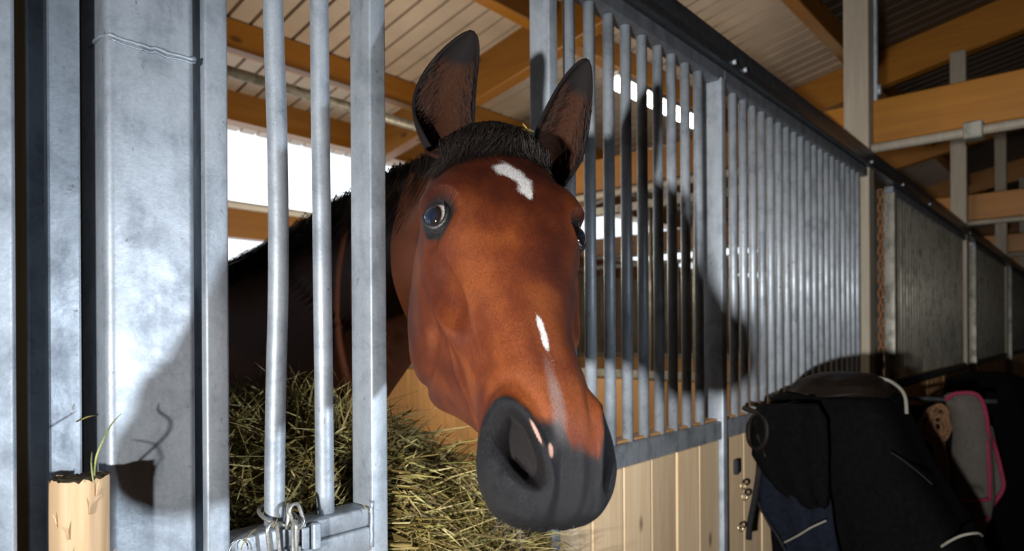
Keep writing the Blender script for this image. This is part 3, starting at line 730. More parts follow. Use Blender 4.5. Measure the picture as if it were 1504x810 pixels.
for sgn in (-1, 1):
    # eye centre and look direction
    ec, look = eye_frame(sgn)
    if sgn < 0: gaze = look - np.array([FY, -FX, 0])*.17 + np.array([0, 0, -.30])
    else: gaze = look
    gaze = gaze/np.linalg.norm(gaze)
    R_ = EYE_R
    bm = bmesh.new(); bmesh.ops.create_uvsphere(bm, u_segments=48, v_segments=32, radius=R_)
    for v in bm.verts:
        rr_ = math.hypot(v.co.x, v.co.y)
        if v.co.z > 0 and rr_ < .0185: v.co.z += .0014*(1-(rr_/.0185)**2)
    me_ = bpy.data.meshes.new('eyeball'); bm.to_mesh(me_); bm.free()
    eo = link_mesh('eyeball', me_, M['eye'], horse)
    eo.location = Vector(ec)-horse.location
    eo.rotation_euler = Vector(gaze).to_track_quat('Z', 'Y').to_euler()
    eo['label'] = 'dark glossy eye with white rim' if sgn < 0 else 'dark glossy eye at the edge of the face'
    # lids: a shell on a sphere round the eye with an almond opening
    zx = look; xx = HA - zx*(HA@zx); xx /= np.linalg.norm(xx); yy = np.cross(zx, xx)
    if yy@HF < 0: yy = -yy                      # yy points towards the brow
    Vl, Fl = [], []; n = 72; rows = [0, .04, .1, .18, .3, .45, .62, .8, 1.0]
    for j in range(n):
        ph = 2*PI*j/n; cx, sy = math.cos(ph), math.sin(ph)
        # opening half angles: 42 deg long (front-back), 26 deg tall
        up_ = 44 if sy > 0 else 36
        ain = math.radians(1/math.sqrt((cx/60)**2+(sy/up_)**2)*(1-.10*abs(cx)**6))
        aout = math.radians(1/math.sqrt((cx/96)**2+(sy/90)**2))
        for q, rw in enumerate(rows):
            an = ain+(aout-ain)*rw
            rad = R_*(1.035 + .055*math.sin(min(1, rw*4)*PI/2)) + .0016*math.sin(rw*9)*(1 if sy > 0 else .7)*(1-rw)*(.5 if rw < .1 else 1)
            if q == 0: rad = R_*1.01
            rad += .0010*math.sin(rw*PI)
            p3 = ec + (zx*math.cos(an) + (xx*cx+yy*sy)*math.sin(an))*rad
            Vl.append(tuple(p3))
    k_ = len(rows)
    for j in range(n):
        j2 = (j+1) % n
        for q in range(k_-1): Fl.append((j*k_+q, j*k_+q+1, j2*k_+q+1, j2*k_+q))
    mesh_obj('eyelid', Vl, Fl, M['lid'], horse)
    # lashes
    bag = Bag()
    for q in range(26):
        ph = math.radians(25+130*q/25+random.uniform(-3, 3)); cx, sy = math.cos(ph), math.sin(ph)
        ain = math.radians(1/math.sqrt((cx/60)**2+(sy/44)**2)+4)
        b0 = ec+(zx*math.cos(ain)+(xx*cx+yy*sy)*math.sin(ain))*R_*1.06
        d_ = (zx*.9+(xx*cx*.5+yy*sy*.5)); d_ /= np.linalg.norm(d_)
        ln_ = random.uniform(.009, .016)
        pts = [b0+d_*ln_*t-yy*.35*ln_*math.sin(t*2.2)*t - np.array([0,0,.15])*ln_*t for t in (0, .35, .7, 1)]
        v_, f_ = tube_data(pts, [.00035, .0003, .0002, .00005], 4); bag.add(v_, f_)
    o = bag.build('eyelashes', M['lid'], horse); o['kind'] = 'stuff'
# ears
m, nt, p = newmat('ear_coat')
ea = N(nt, 'ShaderNodeAttribute'); ea.attribute_name = 'ear'; es = N(nt, 'ShaderNodeSeparateColor'); L(nt, ea.outputs['Color'], es.inputs[0])
nf = noise_n(nt, geo_coords(nt, (900, 900, 160)), 1, 4, .6)
c = ramp(nt, nf, [(.3, (.012, .005, .003)), (.7, (.050, .017, .007))])
am = N(nt, 'ShaderNodeMath'); am.operation = 'MULTIPLY_ADD'; L(nt, nf, am.inputs[0]); am.inputs[1].default_value = .3; L(nt, es.outputs[0], am.inputs[2])
am2 = N(nt, 'ShaderNodeMapRange'); L(nt, am.outputs[0], am2.inputs[0]); am2.inputs[1].default_value = .45; am2.inputs[2].default_value = .85
c = mixc(nt, am2.outputs[0], c, (.008, .006, .006)); L(nt, c, p.inputs['Base Color']); p.inputs['Roughness'].default_value = .8; p.inputs['Specular IOR Level'].default_value = .15
bump(nt, p, nf, .5, .002)
M['ear'] = m
def ear(base, tip, width, openv, bend, label, twist=0.0):
    base = np.array(base); tip = np.array(tip); ax = tip-base; Ln = np.linalg.norm(ax); ax = ax/Ln
    o_ = np.array(openv); o_ = o_-ax*(o_@ax); o_ /= np.linalg.norm(o_); s_ = np.cross(ax, o_)
    V, F, R1 = [], [], []; nu, nv = 40, 34
    for i in range(nu):
        u = i/(nu-1)
        r = width*(.50*(1-u)**.0)*(math.sin(PI*min(1, (u*.90+.16))**1.05))**.72 if u < 1 else 0
        r = width*.5*max(0.0, (1-u**2.6))**.62*(.62+.38*math.sin(min(1, u/.42)*PI/2)) + .0012
        openh = math.radians(150 - 62*min(1, u*2.2)) if u < .45 else math.radians(88-18*(u-.45))   # half angle of the wall
        openh = math.radians(132-38*min(1, u/.32)) if u < .32 else math.radians(94-20*(u-.32)/.68)
        c0_ = base+ax*Ln*u + s_*bend*math.sin(u*PI)*1.0 + o_*(-.012*math.sin(u*PI))
        for k in range(nv):
            th = (k/(nv-1)*2-1)*openh
            # wall runs round the back of the ear; opening faces o_
            dep = .80
            pt = c0_ + (-o_*math.cos(th)*dep + s_*math.sin(th))*r
            V.append(pt); R1.append(max(sstep(abs(k/(nv-1)*2-1), .62, .95), sstep(u, .66, .92))*1.0)
    for i in range(nu-1):
        for k in range(nv-1): F.append((i*nv+k, i*nv+k+1, (i+1)*nv+k+1, (i+1)*nv+k))
    me = bpy.data.meshes.new('ear'); me.from_pydata([tuple(v) for v in V], [], F); me.update()
    R1 = np.array(R1); attr(me, 'ear', R1, R1, R1, R1)
    o = link_mesh('ear', me, M['ear'], horse); md = o.modifiers.new('t', 'SOLIDIFY'); md.thickness = .005; md.offset = 0
    o['label'] = label
    # hair inside the ear
    bag = Bag()
    for q in range(260):
        u = random.uniform(.04, .72); sd = random.choice((-1, 1)); r = width*.5*max(0.0, (1-u**2.6))**.62
        c0_ = base+ax*Ln*u+s_*bend*math.sin(u*PI)
        th = math.radians(random.uniform(35, 86))*sd
        b0 = c0_+(-o_*math.cos(th)*.74+s_*math.sin(th)*.94)*r
        ln_ = random.uniform(.010, .022); d_ = ax*.75-s_*sd*.55+o_*.30+rng.normal(0, .18, 3)
        pts = [b0+d_*ln_*t + ax*.004*t*t for t in (0, .5, 1)]
        v_, f_ = tube_data(pts, [.0004, .0003, .00006], 3, False); bag.add(v_, f_)
    h = bag.build('ear_hair', M['ear_hair'], o); h['kind'] = 'stuff'
    return o
M['ear_hair'] = plain('ear_hair', (.028, .011, .006), .8, 0, 200, .5)
def scr(px, py, t): return np.array(ray(px, py, t=t))
camdir = -np.array([FX, FY, 0])
ear(scr(657, 226, 1.00), scr(696, 45, 1.03), .096, camdir*.95-np.array([FY, -FX, 0])*-.10, -.020, 'upright dark-edged ear on the left of the picture')
ear(scr(806, 262, 1.03), scr(866, 88, 1.08), .088, camdir*.9+np.array([FY, -FX, 0])*.42, .006, 'tilted pointed ear on the right of the picture')

# hair: strands as thin three-sided tubes
m, nt, p = newmat('black_horse_hair'); nf = noise_n(nt, geo_coords(nt), 90, 3)
L(nt, ramp(nt, nf, [(.3, (.004, .003, .003)), (.75, (.018, .011, .008))]), p.inputs['Base Color']); p.inputs['Roughness'].default_value = .5; p.inputs['Specular IOR Level'].default_value = .3
M['hair'] = m
def strand(bag, pts, r0):
    n = len(pts); v_, f_ = tube_data(pts, [r0*(1-.85*(i/(n-1))**1.5) for i in range(n)], 3, False); bag.add(v_, f_)
bag = Bag()
from mathutils import kdtree
hs = hcoord(G2[(par > 10) & (par < len(ST)+len(FAN)-.2)].reshape(-1, 3)); hs = hs[(hs[:, 2] > -6)]
kd = kdtree.KDTree(len(hs))
for i_, (a_, w_, f_) in enumerate(hs): kd.insert((a_, w_, f_*.25), i_)
kd.balance()
def surf(a, w):                                  # skin height over the forehead and poll
    f0 = hs[kd.find((a, w, 1.0))[1]][2]; return f0
for q in range(9000):
    w0 = max(-6.0, min(6.0, random.gauss(0, 3.0)))
    a0 = random.uniform(-21.5, -15.5)
    sd = -1 if (w0 < 2.2 + random.gauss(0, 1.2)) else 1        # most falls to the left of the picture
    # aim: a band across the front of the poll, down to the temples
    if sd < 0: a1 = -12.0 + 3.6*max(0, -w0/6) + random.gauss(0, 1.3); w1 = w0 - random.uniform(.5, 5.5)
    else: a1 = -12.5+random.gauss(0, .8); w1 = w0 + random.uniform(.5, 3.2)
    w1 = max(-9.2, min(8.4, w1)); lift = random.uniform(.5, 3.0); wob = random.gauss(0, .9)
    pts = []
    for i in range(8):
        t = i/7; a = a0+(a1-a0)*t**.9; w = w0+(w1-w0)*t**1.3+wob*math.sin(t*4)
        fz = surf(a, w) if i % 2 == 0 or i == 7 else None
        pts.append([a, w, fz, lift*math.sin(min(1, t*1.15+.12)*PI)*1.1+.2+.15*random.random()])
    for i in range(8):
        if pts[i][2] is None: pts[i][2] = (pts[i-1][2]+pts[i+1][2])/2 if i < 7 else pts[i-1][2]
    strand(bag, [hw(a, w-sw(a), f+l_) for a, w, f, l_ in pts], .00060)
o = bag.build('forelock', M['hair'], horse); o['kind'] = 'stuff'; o['label'] = 'short black forelock swept to one side'
# mane along the crest, falling to the side the camera sees
bag = Bag()
cr = [hw(-19, 0, 1.2), hw(-22, 0, -2.5)] + [np.array(T)+[0, 0, CZ] for T, B, h in NECK[:7]]
cw = [.055, .07] + [h for T, B, h in NECK[:7]]
for q in range(5200):
    s = random.uniform(0, len(cr)-1.01); i = int(s); t = s-i
    p0 = cr[i]*(1-t)+cr[i+1]*t; hwid = cw[i]*(1-t)+cw[i+1]*t
    tang = cr[i+1]-cr[i]; tang /= np.linalg.norm(tang)
    side_ = -1 if random.random() < .8 else 1
    lat = np.cross(tang, [0, 0, 1]); lat /= np.linalg.norm(lat); lat = -lat if lat[0] > 0 else lat
    lat = lat*(1 if side_ < 0 else -1)
    ln_ = random.uniform(.07, .15); pts = []
    j0 = rng.normal(0, .006, 3)
    for k in range(7):
        u = k/6
        xo = hwid*(.10+.95*min(1, (u*ln_/.16))**.75) + .006
        pts.append(p0 + lat*xo*(u > 0 or 1)*(.15+.85*u) + np.array([0, 0, .012*math.sin(min(1, u*2.4)*PI) - ln_*u**1.35]) + tang*(-.03*u+j0[0]*3*u) + j0)
    strand(bag, pts, .0008)
o = bag.build('mane', M['hair'], horse); o['kind'] = 'stuff'
# whiskers
bag = Bag(); M['whisker'] = plain('whiskers', (.06, .055, .05), .4, 0, 10, .2)
for q in range(110):
    a = random.uniform(31, 40.4); side_ = random.choice((-1, 1)); f = random.uniform(-11.2, -5.5)
    wv = float(np.interp(a, [31, 35, 38, 40.4, 41.7], [6.0, 6.0, 5.2, 4.3, 2.6]))*side_*random.uniform(.35, 1.0)
    # nearest skin vertex
    tgt = hw(a, wv, f); b0 = None
    d2 = ((Gs := G2[:110, ::4].reshape(-1, 3)) - tgt); k = int(np.argmin((d2**2).sum(1))); b0 = Gs[k]; nn = Nn[:110, ::4].reshape(-1, 3)[k]
    ln_ = random.uniform(.004, .035)**1.0; d_ = nn+np.array([0, 0, -.25])+rng.normal(0, .2, 3); d_ /= np.linalg.norm(d_)
    bend_ = rng.normal(0, .25, 3)
    strand(bag, [b0+d_*ln_*t+bend_*ln_*t*t*.4 for t in (0, .33, .66, 1)], .00016)
o = bag.build('whiskers', M['whisker'], horse); o['kind'] = 'stuff'
# tail
bag = Bag()
for q in range(260):
    x0 = .865+random.gauss(0, .025); pts = [(x0, 3.49, Z(.02)), (x0, 3.56, Z(-.02)), (x0+random.gauss(0, .02), 3.60, Z(-.3)), (x0+random.gauss(0, .05), 3.59+random.gauss(0, .03), Z(-.9))]
    strand(bag, [np.array(p) for p in pts], .003)
o = bag.build('tail', M['hair'], horse); o['kind'] = 'stuff'
# rug behind the shoulder
Gr = G[np.where((par >= len(ST)+len(FAN)+6.0) & (par <= len(rings)-2.6))[0]]
keep = np.r_[0:6*NRr+1]
def rugmesh(rws, off):
    c = rws.mean(1, keepdims=True); d = rws-c; d /= np.linalg.norm(d, axis=-1, keepdims=True)
    return rws+d*off
Rg = rugmesh(Gr, .016); idx = list(range(-6*NRr, 6*NRr+1, 2)); V, F = [], []
for i in range(len(Rg)):
    for k in idx: V.append(tuple(Rg[i, k % nC]))
n_ = len(idx)
for i in range(len(Rg)-1):
    for k in range(n_-1): F.append((i*n_+k, i*n_+k+1, (i+1)*n_+k+1, (i+1)*n_+k))
rug = mesh_obj('rug', V, F, M['strap'], horse); md = rug.modifiers.new('t', 'SOLIDIFY'); md.thickness = .008; rug['label'] = 'dark rug on the back with a pale bound edge'
tube('binding', [Rg[0, k % nC] for k in idx], .007, M['piping'], rug, 8)
tube('binding', [rugmesh(Gr, .022)[3, k % nC] for k in idx], .004, M['piping'], rug, 8)

# ---------------------------------------------------------------- hay
m, nt, p = newmat('hay')
g = N(nt, 'ShaderNodeNewGeometry')
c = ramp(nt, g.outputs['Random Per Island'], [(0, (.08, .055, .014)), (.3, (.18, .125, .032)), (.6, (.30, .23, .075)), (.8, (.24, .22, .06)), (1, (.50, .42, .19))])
L(nt, c, p.inputs['Base Color']); p.inputs['Roughness'].default_value = .6
p.inputs['Subsurface Weight'].default_value = 0
M['hay'] = m
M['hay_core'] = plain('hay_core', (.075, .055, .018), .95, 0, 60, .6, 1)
M['straw'] = plain('green_straw', (.38, .42, .16), .6, 0, 30, .3)
def hay_top(x, y):
    t = np.interp(x, [.42, .5, .6, .72, .85, .95, 1.05, 1.15, 1.25, 1.35], [-.27, -.23, -.175, -.15, -.17, -.215, -.29, -.40, -.56, -.75])
    d = np.interp(y, [.85, .92, 1.0, 1.15, 1.35, 1.6, 1.9], [-.30, -.13, -.075, -.01, .0, -.08, -.30])
    return t+d+.018*np.sin(x*31+y*17)+.014*np.sin(x*53-y*41)
hx = np.linspace(.42, 1.35, 40); hy = np.linspace(.93, 1.75, 34)
V, F = [], []
for i, x in enumerate(hx):
    for j, y in enumerate(hy):
        yy = y; z = hay_top(x, y)-.03
        if j == 0: yy = .965
        V.append((x, yy, Z(float(z))))
nj = len(hy)
for i in range(len(hx)-1):
    for j in range(nj-1): F.append((i*nj+j, (i+1)*nj+j, (i+1)*nj+j+1, i*nj+j+1))
edge = [(i*nj) for i in range(len(hx))] + [(len(hx)-1)*nj+j for j in range(1, nj)] + [i*nj+nj-1 for i in range(len(hx)-2, -1, -1)] + [j for j in range(nj-2, 0, -1)]
b0 = len(V)
for e in edge: V.append((V[e][0], V[e][1], 0.0))
ne = len(edge)
for k in range(ne): F.append((edge[k], edge[(k+1) % ne], b0+(k+1) % ne, b0+k))
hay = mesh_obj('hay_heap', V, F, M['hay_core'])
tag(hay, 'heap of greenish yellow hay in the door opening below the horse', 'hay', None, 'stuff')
def blades(n, sampler, lmin, lmax, w0, w1, up=.35):
    V = np.zeros((n, 10, 3)); 
    for q in range(n):
        p0 = sampler(); L_ = random.uniform(lmin, lmax); th = random.uniform(0, 2*PI)
        d = np.array([math.cos(th), math.sin(th), random.gauss(0, up)]); d /= np.linalg.norm(d)
        cv = rng.normal(0, .45, 3); cv[2] = -abs(cv[2])*.6; w = random.uniform(w0, w1)
        sd = np.cross(d, rng.normal(0, 1, 3)); sd /= np.linalg.norm(sd)+1e-6
        for k in range(5):
            t = k/4-.5; pt = p0+d*L_*t+cv*L_*t*t; ww = w*(1-.75*abs(t*2)**3)
            V[q, 2*k] = pt-sd*ww; V[q, 2*k+1] = pt+sd*ww
    F = []
    for q in range(n):
        o = q*10
        for k in range(4): F.append((o+2*k, o+2*k+1, o+2*k+3, o+2*k+2))
    V = V.reshape(-1, 3); V[:, 0] = np.clip(V[:, 0], .415, 1.6); inn = (V[:, 0] > .715) & (V[:, 0] < 1.13)
    V[:, 1] = np.where(inn, V[:, 1], np.maximum(V[:, 1], .962)); return V, F
def s_heap():
    while True:
        x = random.uniform(.44, 1.30); y = random.uniform(.965, 1.6)
        z = hay_top(x, y)-abs(random.gauss(0, .02))+.012
        return np.array([x, y, Z(float(z))])
def s_front():
    x = random.uniform(.72, 1.13); s = random.random()
    zt = float(hay_top(x, .97)); z = zt - s*(zt+.62)
    return np.array([x, .95-.07*math.sin(min(1, s*2)*PI/2)+random.gauss(0, .015), Z(z)])
def s_dangle():
    x = random.gauss(.98, .06); s = random.random()
    return np.array([x, .90+random.gauss(0, .02), Z(-.24-.02*abs(x-.98)-s*.32)])
bag = Bag()
for cntb, sm, a, b in ((4600, s_heap, .06, .24), (3600, s_front, .06, .20), (800, s_dangle, .06, .16)):
    v_, f_ = blades(cntb, sm, a, b, .0009, .0025, .5); bag.add(v_, f_)
# a few tall stalks behind the bars
def s_tall():
    x = random.uniform(.46, .80); y = random.uniform(1.02, 1.3); return np.array([x, y, Z(float(hay_top(x, y))+random.uniform(.0, .05))])
v_, f_ = blades(420, s_tall, .10, .24, .0009, .0024, 1.6); bag.add(v_, f_)
o = bag.build('hay_blades', M['hay'], hay, False); o['kind'] = 'stuff'
# loose straws
def straw(label, pts, r=.0011, mat='straw'):
    pts = smooth_path([ray(a, b, plane_y=y) for a, b, y in pts], 5); n = len(pts)
    v_, f_ = tube_data(pts, [r*(1-.8*abs(i/(n-1)*1.6-.6)**2.5) if n > 1 else r for i in range(n)], 6)
    o = mesh_obj('straw', v_, f_, M[mat]); tag(o, label, 'straw', 'loose straws'); return o
straw('long green straw standing on the split log, bending right', [(137, 704, .865), (140, 670, .83), (150, 645, .83), (163, 620, .85), (178, 604, .86)], .0011)
straw('short green straw upright beside the taller one on the split log', [(136, 706, .83), (133, 680, .835), (134, 660, .86)], .0008)
straw('tiny pale straw caught across the brown slot', [(112, 616, .9245), (128, 609, .924), (141, 607, .935)], .0010, 'hay')
straw('pale straw lying over the end of the bottom rail near the door stile', [(530, 738, .895), (538, 748, .89), (545, 756, .885)], .0007, 'hay')
straw('pale straw looped on the bottom rail left of the chain', [(352, 806, .90), (356, 796, .895), (368, 780, .90), (378, 774, .905)], .0009, 'hay')
straw('thin pale straw sticking up between the chain links', [(398, 775, .89), (403, 768, .885), (406, 760, .88)], .0007, 'hay')
for k_, (a, b, c_, d_, t_) in enumerate(((762, 183, 786, 190, .975), (770, 178, 779, 193, .97), (741, 181, 757, 188, .985))):
    p0, p1 = ray(a, b+4, t=t_+.012), ray(c_, d_+4, t=t_+.006); v_, f_ = tube_data([p0, (p0+p1)/2+Vector((0, 0, .002)), p1], [.0012, .0013, .0007], 5)
    tag(mesh_obj('straw', v_, f_, M['hay']), ['longest pale straw caught in the black forelock', 'short upright straw caught in the forelock beside the right ear', 'small straw caught in the middle of the forelock'][k_], 'straw', 'straws in the forelock')
# ---------------------------------------------------------------- split log
V, F = [], []; nn_ = 40; zs = [0, .3, .7, 1.0, 1.2, 1.3, 1.36, 1.40, 1.425, 1.44]
prof = []
for k in range(nn_):
    th = 2*PI*k/nn_; r = 1.0+.05*math.sin(3*th+.6)+.03*math.sin(7*th)
    if -2.2 < math.atan2(math.sin(th), math.cos(th)) < -1.2: r *= .93
    prof.append((math.cos(th)*r*.029, math.sin(th)*r*.027))
for i, z in enumerate(zs):
    for k, (a, b) in enumerate(prof):
        g_ = 1+.02*noise.noise(Vector((a*60, b*60, z*9))); top = i == len(zs)-1
        V.append((.2395+a*g_-(1.44-z)*.004, .868+b*g_, z+(.006*noise.noise(Vector((a*150, b*150, 3))) if top else 0)))
for i in range(len(zs)-1):
    for k in range(nn_): F.append((i*nn_+k, i*nn_+(k+1) % nn_, (i+1)*nn_+(k+1) % nn_, (i+1)*nn_+k))
lg = empty('split_log', 'stripped pale log end standing against the galvanised posts', 'log', (.2395, .868, 0))
mesh_obj('trunk', V, F, M['log'], lg)
V, F = [], []
for j, s in enumerate((1.0, .8, .55, .3, .0)):
    for k, (a, b) in enumerate(prof):
        V.append((.2395+a*s*.985, .868+b*s*.985, 1.4415+(.004*noise.noise(Vector((a*s*180, b*s*180, 1)))-.001 if j else -.003)))
for j in range(4):
    for k in range(nn_): F.append((j*nn_+k, j*nn_+(k+1) % nn_, (j+1)*nn_+(k+1) % nn_, (j+1)*nn_+k))
o = mesh_obj('cut_top', V, F, M['log_end'], lg); o['label'] = 'weathered dark cut end'
# splinters and lifted bark strip
for q in range(7):
    a = random.uniform(-2.9, -.2); x = .2395+.0275*math.cos(a); y = .868+.027*math.sin(a); z = random.uniform(1.30, 1.43)
    tube('splinter', [(x, y, z), (x+.002*math.cos(a), y+.002*math.sin(a), z+.012), (x+.006*math.cos(a), y+.006*math.sin(a), z+.02)], [.0012, .0009, .0002], M['log'], lg, 5)
# ---------------------------------------------------------------- chain on the door
lc = empty('lock_chain', 'zinc chain looped round the first bar above the bottom rail', 'chain', (.52, .90, Z(-.40)))
ringc = Vector((.512, .926, Z(-.270)))
pts = [ringc+Vector((.026*math.cos(a), .030*math.sin(a), .010*math.sin(a)-.004*math.cos(a))) for a in [2*PI*k/28 for k in range(28)]]
tube('link', pts, .0029, M['chain'], lc, 10, closed=True)
def stad(c, ax, side, la, lb, r=.0029): return chain_link('link', c, ax, side, la, lb, r, M['chain'], lc, 28)
stad(ray(400, 795, plane_y=.888), (.10, 0, -1), (1, .3, 0), .028, .0095)
stad(ray(421, 757, plane_y=.900), (.15, .1, 1), (.5, 1, 0), .017, .0080)
stad(ray(434, 757, plane_y=.893), (-.35, 0, 1), (1, .2, .2), .019, .0095)
stad(ray(431, 794, plane_y=.885), (.02, 0, -1), (.25, 1, 0), .030, .0090)
stad(ray(400, 835, plane_y=.888), (0, 0, -1), (.2, 1, 0), .022, .0095)
stad(ray(431, 836, plane_y=.885), (0, 0, -1), (1, 0, 0), .022, .0095)
t_ = empty('wire_loop', 'thin wire loop hanging over the rail at the foot of the left stile', 'wire', tuple(ray(352, 805, plane_y=.895)))
c_ = ray(352, 808, plane_y=.897)
tube('wire', [c_+Vector((.016*math.cos(a), .002, .016*math.sin(a))) for a in [PI*k/14-.1 for k in range(16)]], .0011, M['chain'], t_, 6)
t_ = empty('rail_clip', 'small bent steel plate on the bottom rail right of the chain', 'bracket', tuple(ray(455, 790, plane_y=.90)))
q0 = ray(452, 766, plane_y=.902); box('plate', q0.x, q0.x+.013, .888, .902, q0.z-.040, q0.z, M['galv'], t_, .002)
box('lip', q0.x-.013, q0.x, .898, .902, q0.z-.04, q0.z-.006, M['galv_dull'], t_, .001)

# ---------------------------------------------------------------- tack and rugs on the right
def loft(name, levels, mat, parent=None, n=64, ex=3.0, fold=.012, seed=0, cap=True):
    """levels (z, x0, x1, y0, y1): stacked rounded footprints, cloth folds growing downwards"""
    V, F = [], []; rowsz = []
    lv = np.array(levels); tt = np.linspace(0, len(lv)-1, (len(lv)-1)*6+1)
    L_ = np.array([[np.interp(t, range(len(lv)), lv[:, c]) for c in range(5)] for t in tt])
    for i, (z, x0, x1, y0, y1) in enumerate(L_):
        cx, cy, rx, ry = (x0+x1)/2, (y0+y1)/2, (x1-x0)/2, (y1-y0)/2
        for k in range(n):
            th = 2*PI*k/n; c, s = math.cos(th), math.sin(th)
            q = (abs(c)**ex+abs(s)**ex)**(-1/ex)
            dn = i/len(L_); fl = 1+fold/max(rx, .02)*dn*math.sin(th*9+seed+2*math.sin(th*2+dn*2))
            V.append((cx+rx*c*q*fl, cy+ry*s*q*(1+(fl-1)*.5), Z(z)+.006*math.sin(th*5+seed)*dn))
    m_ = len(L_)
    for i in range(m_-1):
        for k in range(n): F.append((i*n+k, (i+1)*n+k, (i+1)*n+(k+1) % n, i*n+(k+1) % n))
    F.append(tuple(range(n))); F.append(tuple((m_-1)*n+k for k in range(n))[::-1])
    return mesh_obj(name, V, F, mat, parent)
def pxcloth(name, edges, px_plane, mat, parent, bulge=.03, th=.012, n=14, folds=2, planes=None):
    """hanging cloth: edges = (py, px_left, px_right) rows unprojected onto a plane X = const, bulged and given thickness"""
    V, F = [], []; rows = []
    tt = np.linspace(0, len(edges)-1, (len(edges)-1)*5+1); E = np.array(edges, float)
    for t in tt:
        py, a, b = [np.interp(t, range(len(E)), E[:, c]) for c in range(3)]
        for k in range(n):
            s = k/(n-1); q = ray(a+(b-a)*s, py, plane_x=px_plane - bulge*math.sin(s*PI) - .010*math.sin(s*PI*2*folds+t*.5))
            V.append(q)
    for i in range(len(tt)-1):
        for k in range(n-1): F.append((i*n+k, i*n+k+1, (i+1)*n+k+1, (i+1)*n+k))
    o = mesh_obj(name, V, F, mat, parent); md = o.modifiers.new('t', 'SOLIDIFY'); md.thickness = th; md.offset = 0; return o
rk = empty('draped_rug', 'large black rug heaped over a rack against the stall front, right of the bright boards', 'rug', (2.43, .6, Z(-1.0)))
loft('cloth', [(-.207, 2.26, 2.58, .52, .82), (-.215, 2.235, 2.615, .505, .85), (-.25, 2.21, 2.63, .485, .862), (-.40, 2.20, 2.66, .43, .865), (-.66, 2.21, 2.68, .29, .86), (-1.0, 2.24, 2.69, .20, .84), (-1.35, 2.26, 2.69, .16, .84)], M['black_cloth'], rk, 80, 4.5, .016, 1)
def pxtube(name, pts, r, mat, parent, n=8):
    return tube(name, smooth_path([ray(a, b, plane_y=y) for a, b, y in pts], 6), r, mat, parent, n)
def pxtubeX(name, pts, r, mat, parent, n=8):
    return tube(name, smooth_path([ray(a, b, plane_x=x) for a, b, x in pts], 6), r, mat, parent, n)
pxtubeX('piping', [(1374, 812, 2.26), (1392, 800, 2.24), (1412, 791, 2.24), (1434, 788, 2.26), (1441, 792, 2.32)], .004, M['piping'], rk)
pxtubeX('piping', [(1307, 668, 2.19), (1325, 680, 2.19), (1350, 700, 2.19), (1368, 716, 2.19)], .0018, M['strap'], rk)
sd = empty('saddle', 'dark brown saddle with a pale piped rim on top of the black rug', 'saddle', (2.42, .66, Z(-.185)))
loft('seat', [(-.138, 2.36, 2.47, .60, .70), (-.143, 2.33, 2.50, .565, .73), (-.155, 2.29, 2.545, .535, .77), (-.175, 2.265, 2.575, .515, .80), (-.205, 2.245, 2.59, .505, .83)], M['brown_leather'], sd, 64, 2.4, .004, 2)
pxcloth('flap', [(596, 1116, 1200), (620, 1108, 1214), (670, 1106, 1216), (700, 1124, 1216), (725, 1146, 1214), (742, 1168, 1212), (748, 1188, 1206)], 2.12, M['black_cloth'], sd, .035, .02)
pxtubeX('rim_piping', [(1240, 561, 2.42), (1270, 558, 2.42), (1300, 561, 2.42), (1320, 573, 2.40), (1329, 588, 2.38), (1331, 612, 2.36)], .0055, M['piping'], sd, 10)
pxtubeX('pommel', [(1168, 604, 2.28), (1180, 590, 2.30), (1192, 580, 2.33), (1202, 570, 2.36), (1206, 562, 2.38)], .020, M['brown_leather'], sd, 14)
nv = empty('navy_cloth', 'navy blue cloth hanging on the boards below the black rug, left side', 'cloth', (2.13, .74, Z(-.8)))
pxcloth('panel', [(680, 1112, 1205), (715, 1110, 1214), (745, 1113, 1220), (780, 1132, 1224), (812, 1150, 1230), (850, 1175, 1235)], 2.14, M['navy'], nv, .03)
pxtubeX('edge_binding', [(1110, 738, 2.125), (1124, 765, 2.11), (1140, 790, 2.10), (1152, 812, 2.10)], .004, M['strap'], nv)
pxtubeX('edge_binding', [(1150, 800, 2.09), (1170, 790, 2.08), (1190, 778, 2.08), (1212, 768, 2.09)], .003, M['piping'], nv)
br = empty('leather_bridle', 'dark leather bridle with brass buckles hanging left of the black rug', 'bridle', (2.13, .86, Z(-.5)))
for pts in ([(1092, 602, 2.14), (1104, 606, 2.12), (1118, 612, 2.10), (1126, 628, 2.09), (1124, 650, 2.09), (1112, 662, 2.10), (1100, 650, 2.12), (1100, 625, 2.12), (1110, 610, 2.11)],
            [(1118, 610, 2.11), (1132, 604, 2.12), (1150, 600, 2.14), (1170, 596, 2.17)], [(1112, 640, 2.10), (1120, 660, 2.10), (1124, 674, 2.10)]):
    pxtubeX('strap', pts, .009, M['brown_leather'], br, 8)
pxtubeX('cheek_strap', [(1116, 655, 2.12), (1114, 690, 2.11), (1108, 730, 2.11), (1100, 770, 2.11), (1098, 795, 2.11)], .010, M['strap'], br, 8)
M['brass'] = plain('brass', (.55, .45, .28), .3, .8, 90, .3)
for (a, b) in ((1090, 717), (1092, 733), (1086, 779)):
    c_ = ray(a, b, plane_x=2.12); chain_link('buckle', c_, (0, .2, 1), (.7, -.7, 0), .009, .008, .0035, M['brass'], br, 16)
box('latch_slot', 2.118, 2.14, .897, .913, Z(-.47), Z(-.42), M['track'], br, .004)
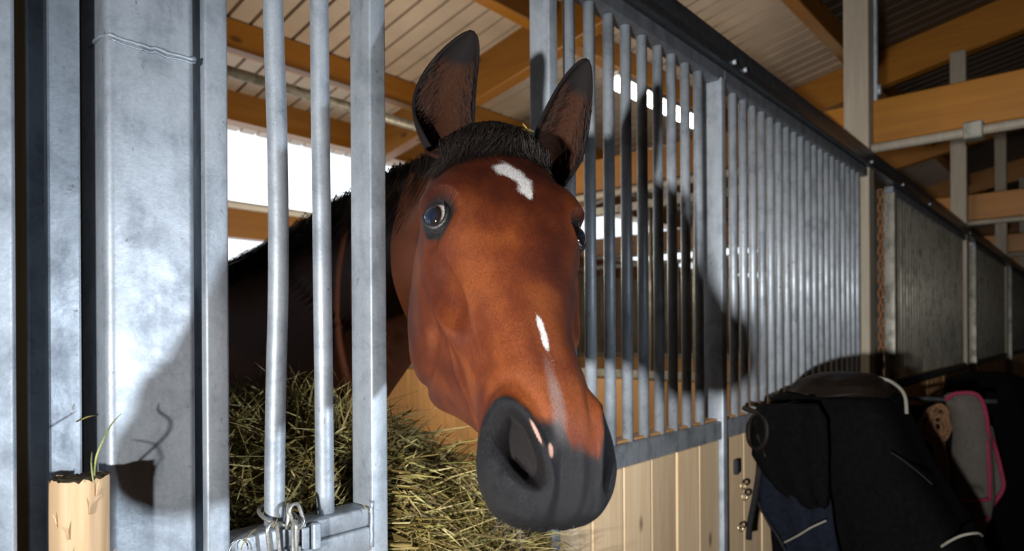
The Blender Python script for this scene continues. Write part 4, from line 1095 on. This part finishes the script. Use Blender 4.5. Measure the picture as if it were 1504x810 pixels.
# grey fleece blanket with pink binding
gb = empty('grey_blanket', 'grey fleece blanket with bright pink binding folded over a rail behind the black rug', 'blanket', (3.9, .48, Z(-.95)))
pxcloth('fleece', [(583, 1396, 1428), (587, 1388, 1438), (600, 1392, 1446), (640, 1400, 1452), (690, 1396, 1456), (735, 1392, 1458), (765, 1410, 1452), (785, 1425, 1440)], 3.90, M['grey_cloth'], gb, .06, .02, 18, 1)
pxcloth('folded_flap', [(630, 1448, 1454), (660, 1450, 1461), (700, 1450, 1470), (722, 1450, 1472), (745, 1452, 1458)], 3.98, M['grey_cloth'], gb, .03, .02, 10, 1)
for pts in ([(1389, 592, 3.84), (1402, 583, 3.82), (1428, 582, 3.82), (1441, 592, 3.84), (1448, 615, 3.86), (1451, 640, 3.87), (1460, 660, 3.93), (1470, 700, 3.95), (1472, 722, 3.95), (1460, 742, 3.93), (1450, 755, 3.88), (1438, 782, 3.86)],
            [(1398, 736, 3.86), (1415, 740, 3.82), (1432, 741, 3.81), (1450, 738, 3.84)], [(1416, 768, 3.84), (1428, 772, 3.82), (1440, 771, 3.82), (1450, 766, 3.84)], [(1449, 650, 3.87), (1452, 700, 3.86), (1452, 740, 3.86)]):
    pxtubeX('pink_binding', pts, .0095, M['pink'], gb, 8)
# rope bundle
rp = empty('rope_bundle', 'tan and pink rope bundle hanging between the black rug and the grey blanket', 'rope', (3.85, .62, Z(-.6)))
for q in range(9):
    cx, cy = random.uniform(1370, 1384), random.uniform(612, 632); rx, ry = random.uniform(9, 23), random.uniform(12, 28); x0 = 3.84+.02*random.random()
    pts = [ray(cx+rx*math.cos(a), cy+ry*math.sin(a), plane_x=x0+.02*math.sin(a*2+q)) for a in [2*PI*k/18 for k in range(18)]]
    tube('coil', pts, .009, M['rope'] if q % 3 else M['pink_rope'] if 'pink_rope' in M else M['rope'], rp, 7, closed=True)
for q in range(4):
    pxtubeX('rope_end', [(1366+5*q, 635, 3.84), (1370+5*q, 660, 3.84), (1378+4*q, 685, 3.85), (1384+3*q, 705+5*q, 3.86)], .009, M['rope'], rp, 7)
bk_ = empty('dark_coat', 'black coat hanging on the stall front behind the grey blanket', 'coat', (4.3, .7, Z(-1.3)))
loft('cloth', [(-.42, 4.12, 4.36, .66, .84), (-.46, 4.05, 4.45, .60, .87), (-.6, 4.02, 4.6, .52, .87), (-1.3, 4.0, 4.66, .46, .87)], M['black_cloth'], bk_, 48, 2.8, .02, 5)
bk_ = empty('dark_rug', 'black rug bundle on the stall front at the right edge of the picture', 'rug', (5.6, .6, Z(-1.5)))
loft('cloth', [(-.28, 5.3, 5.6, .46, .70), (-.33, 5.2, 5.8, .38, .82), (-.7, 5.1, 6.0, .30, .87), (-1.5, 5.1, 6.1, .25, .87)], M['black_cloth'], bk_, 48, 2.8, .03, 8)
for (x, lab) in ((2.42, 'dark metal rug rack arm under the black rug and saddle'), (3.92, 'dark metal rug rack arm under the grey blanket')):
    z = -.235 if x < 3 else -.345
    o = tube('rack_arm', [(x, .90, Z(z)), (x, .50, Z(z)), (x, .38 if x > 3 else .56, Z(z+.005))], .011, M['track'], None, 10); tag(o, lab, 'rack')
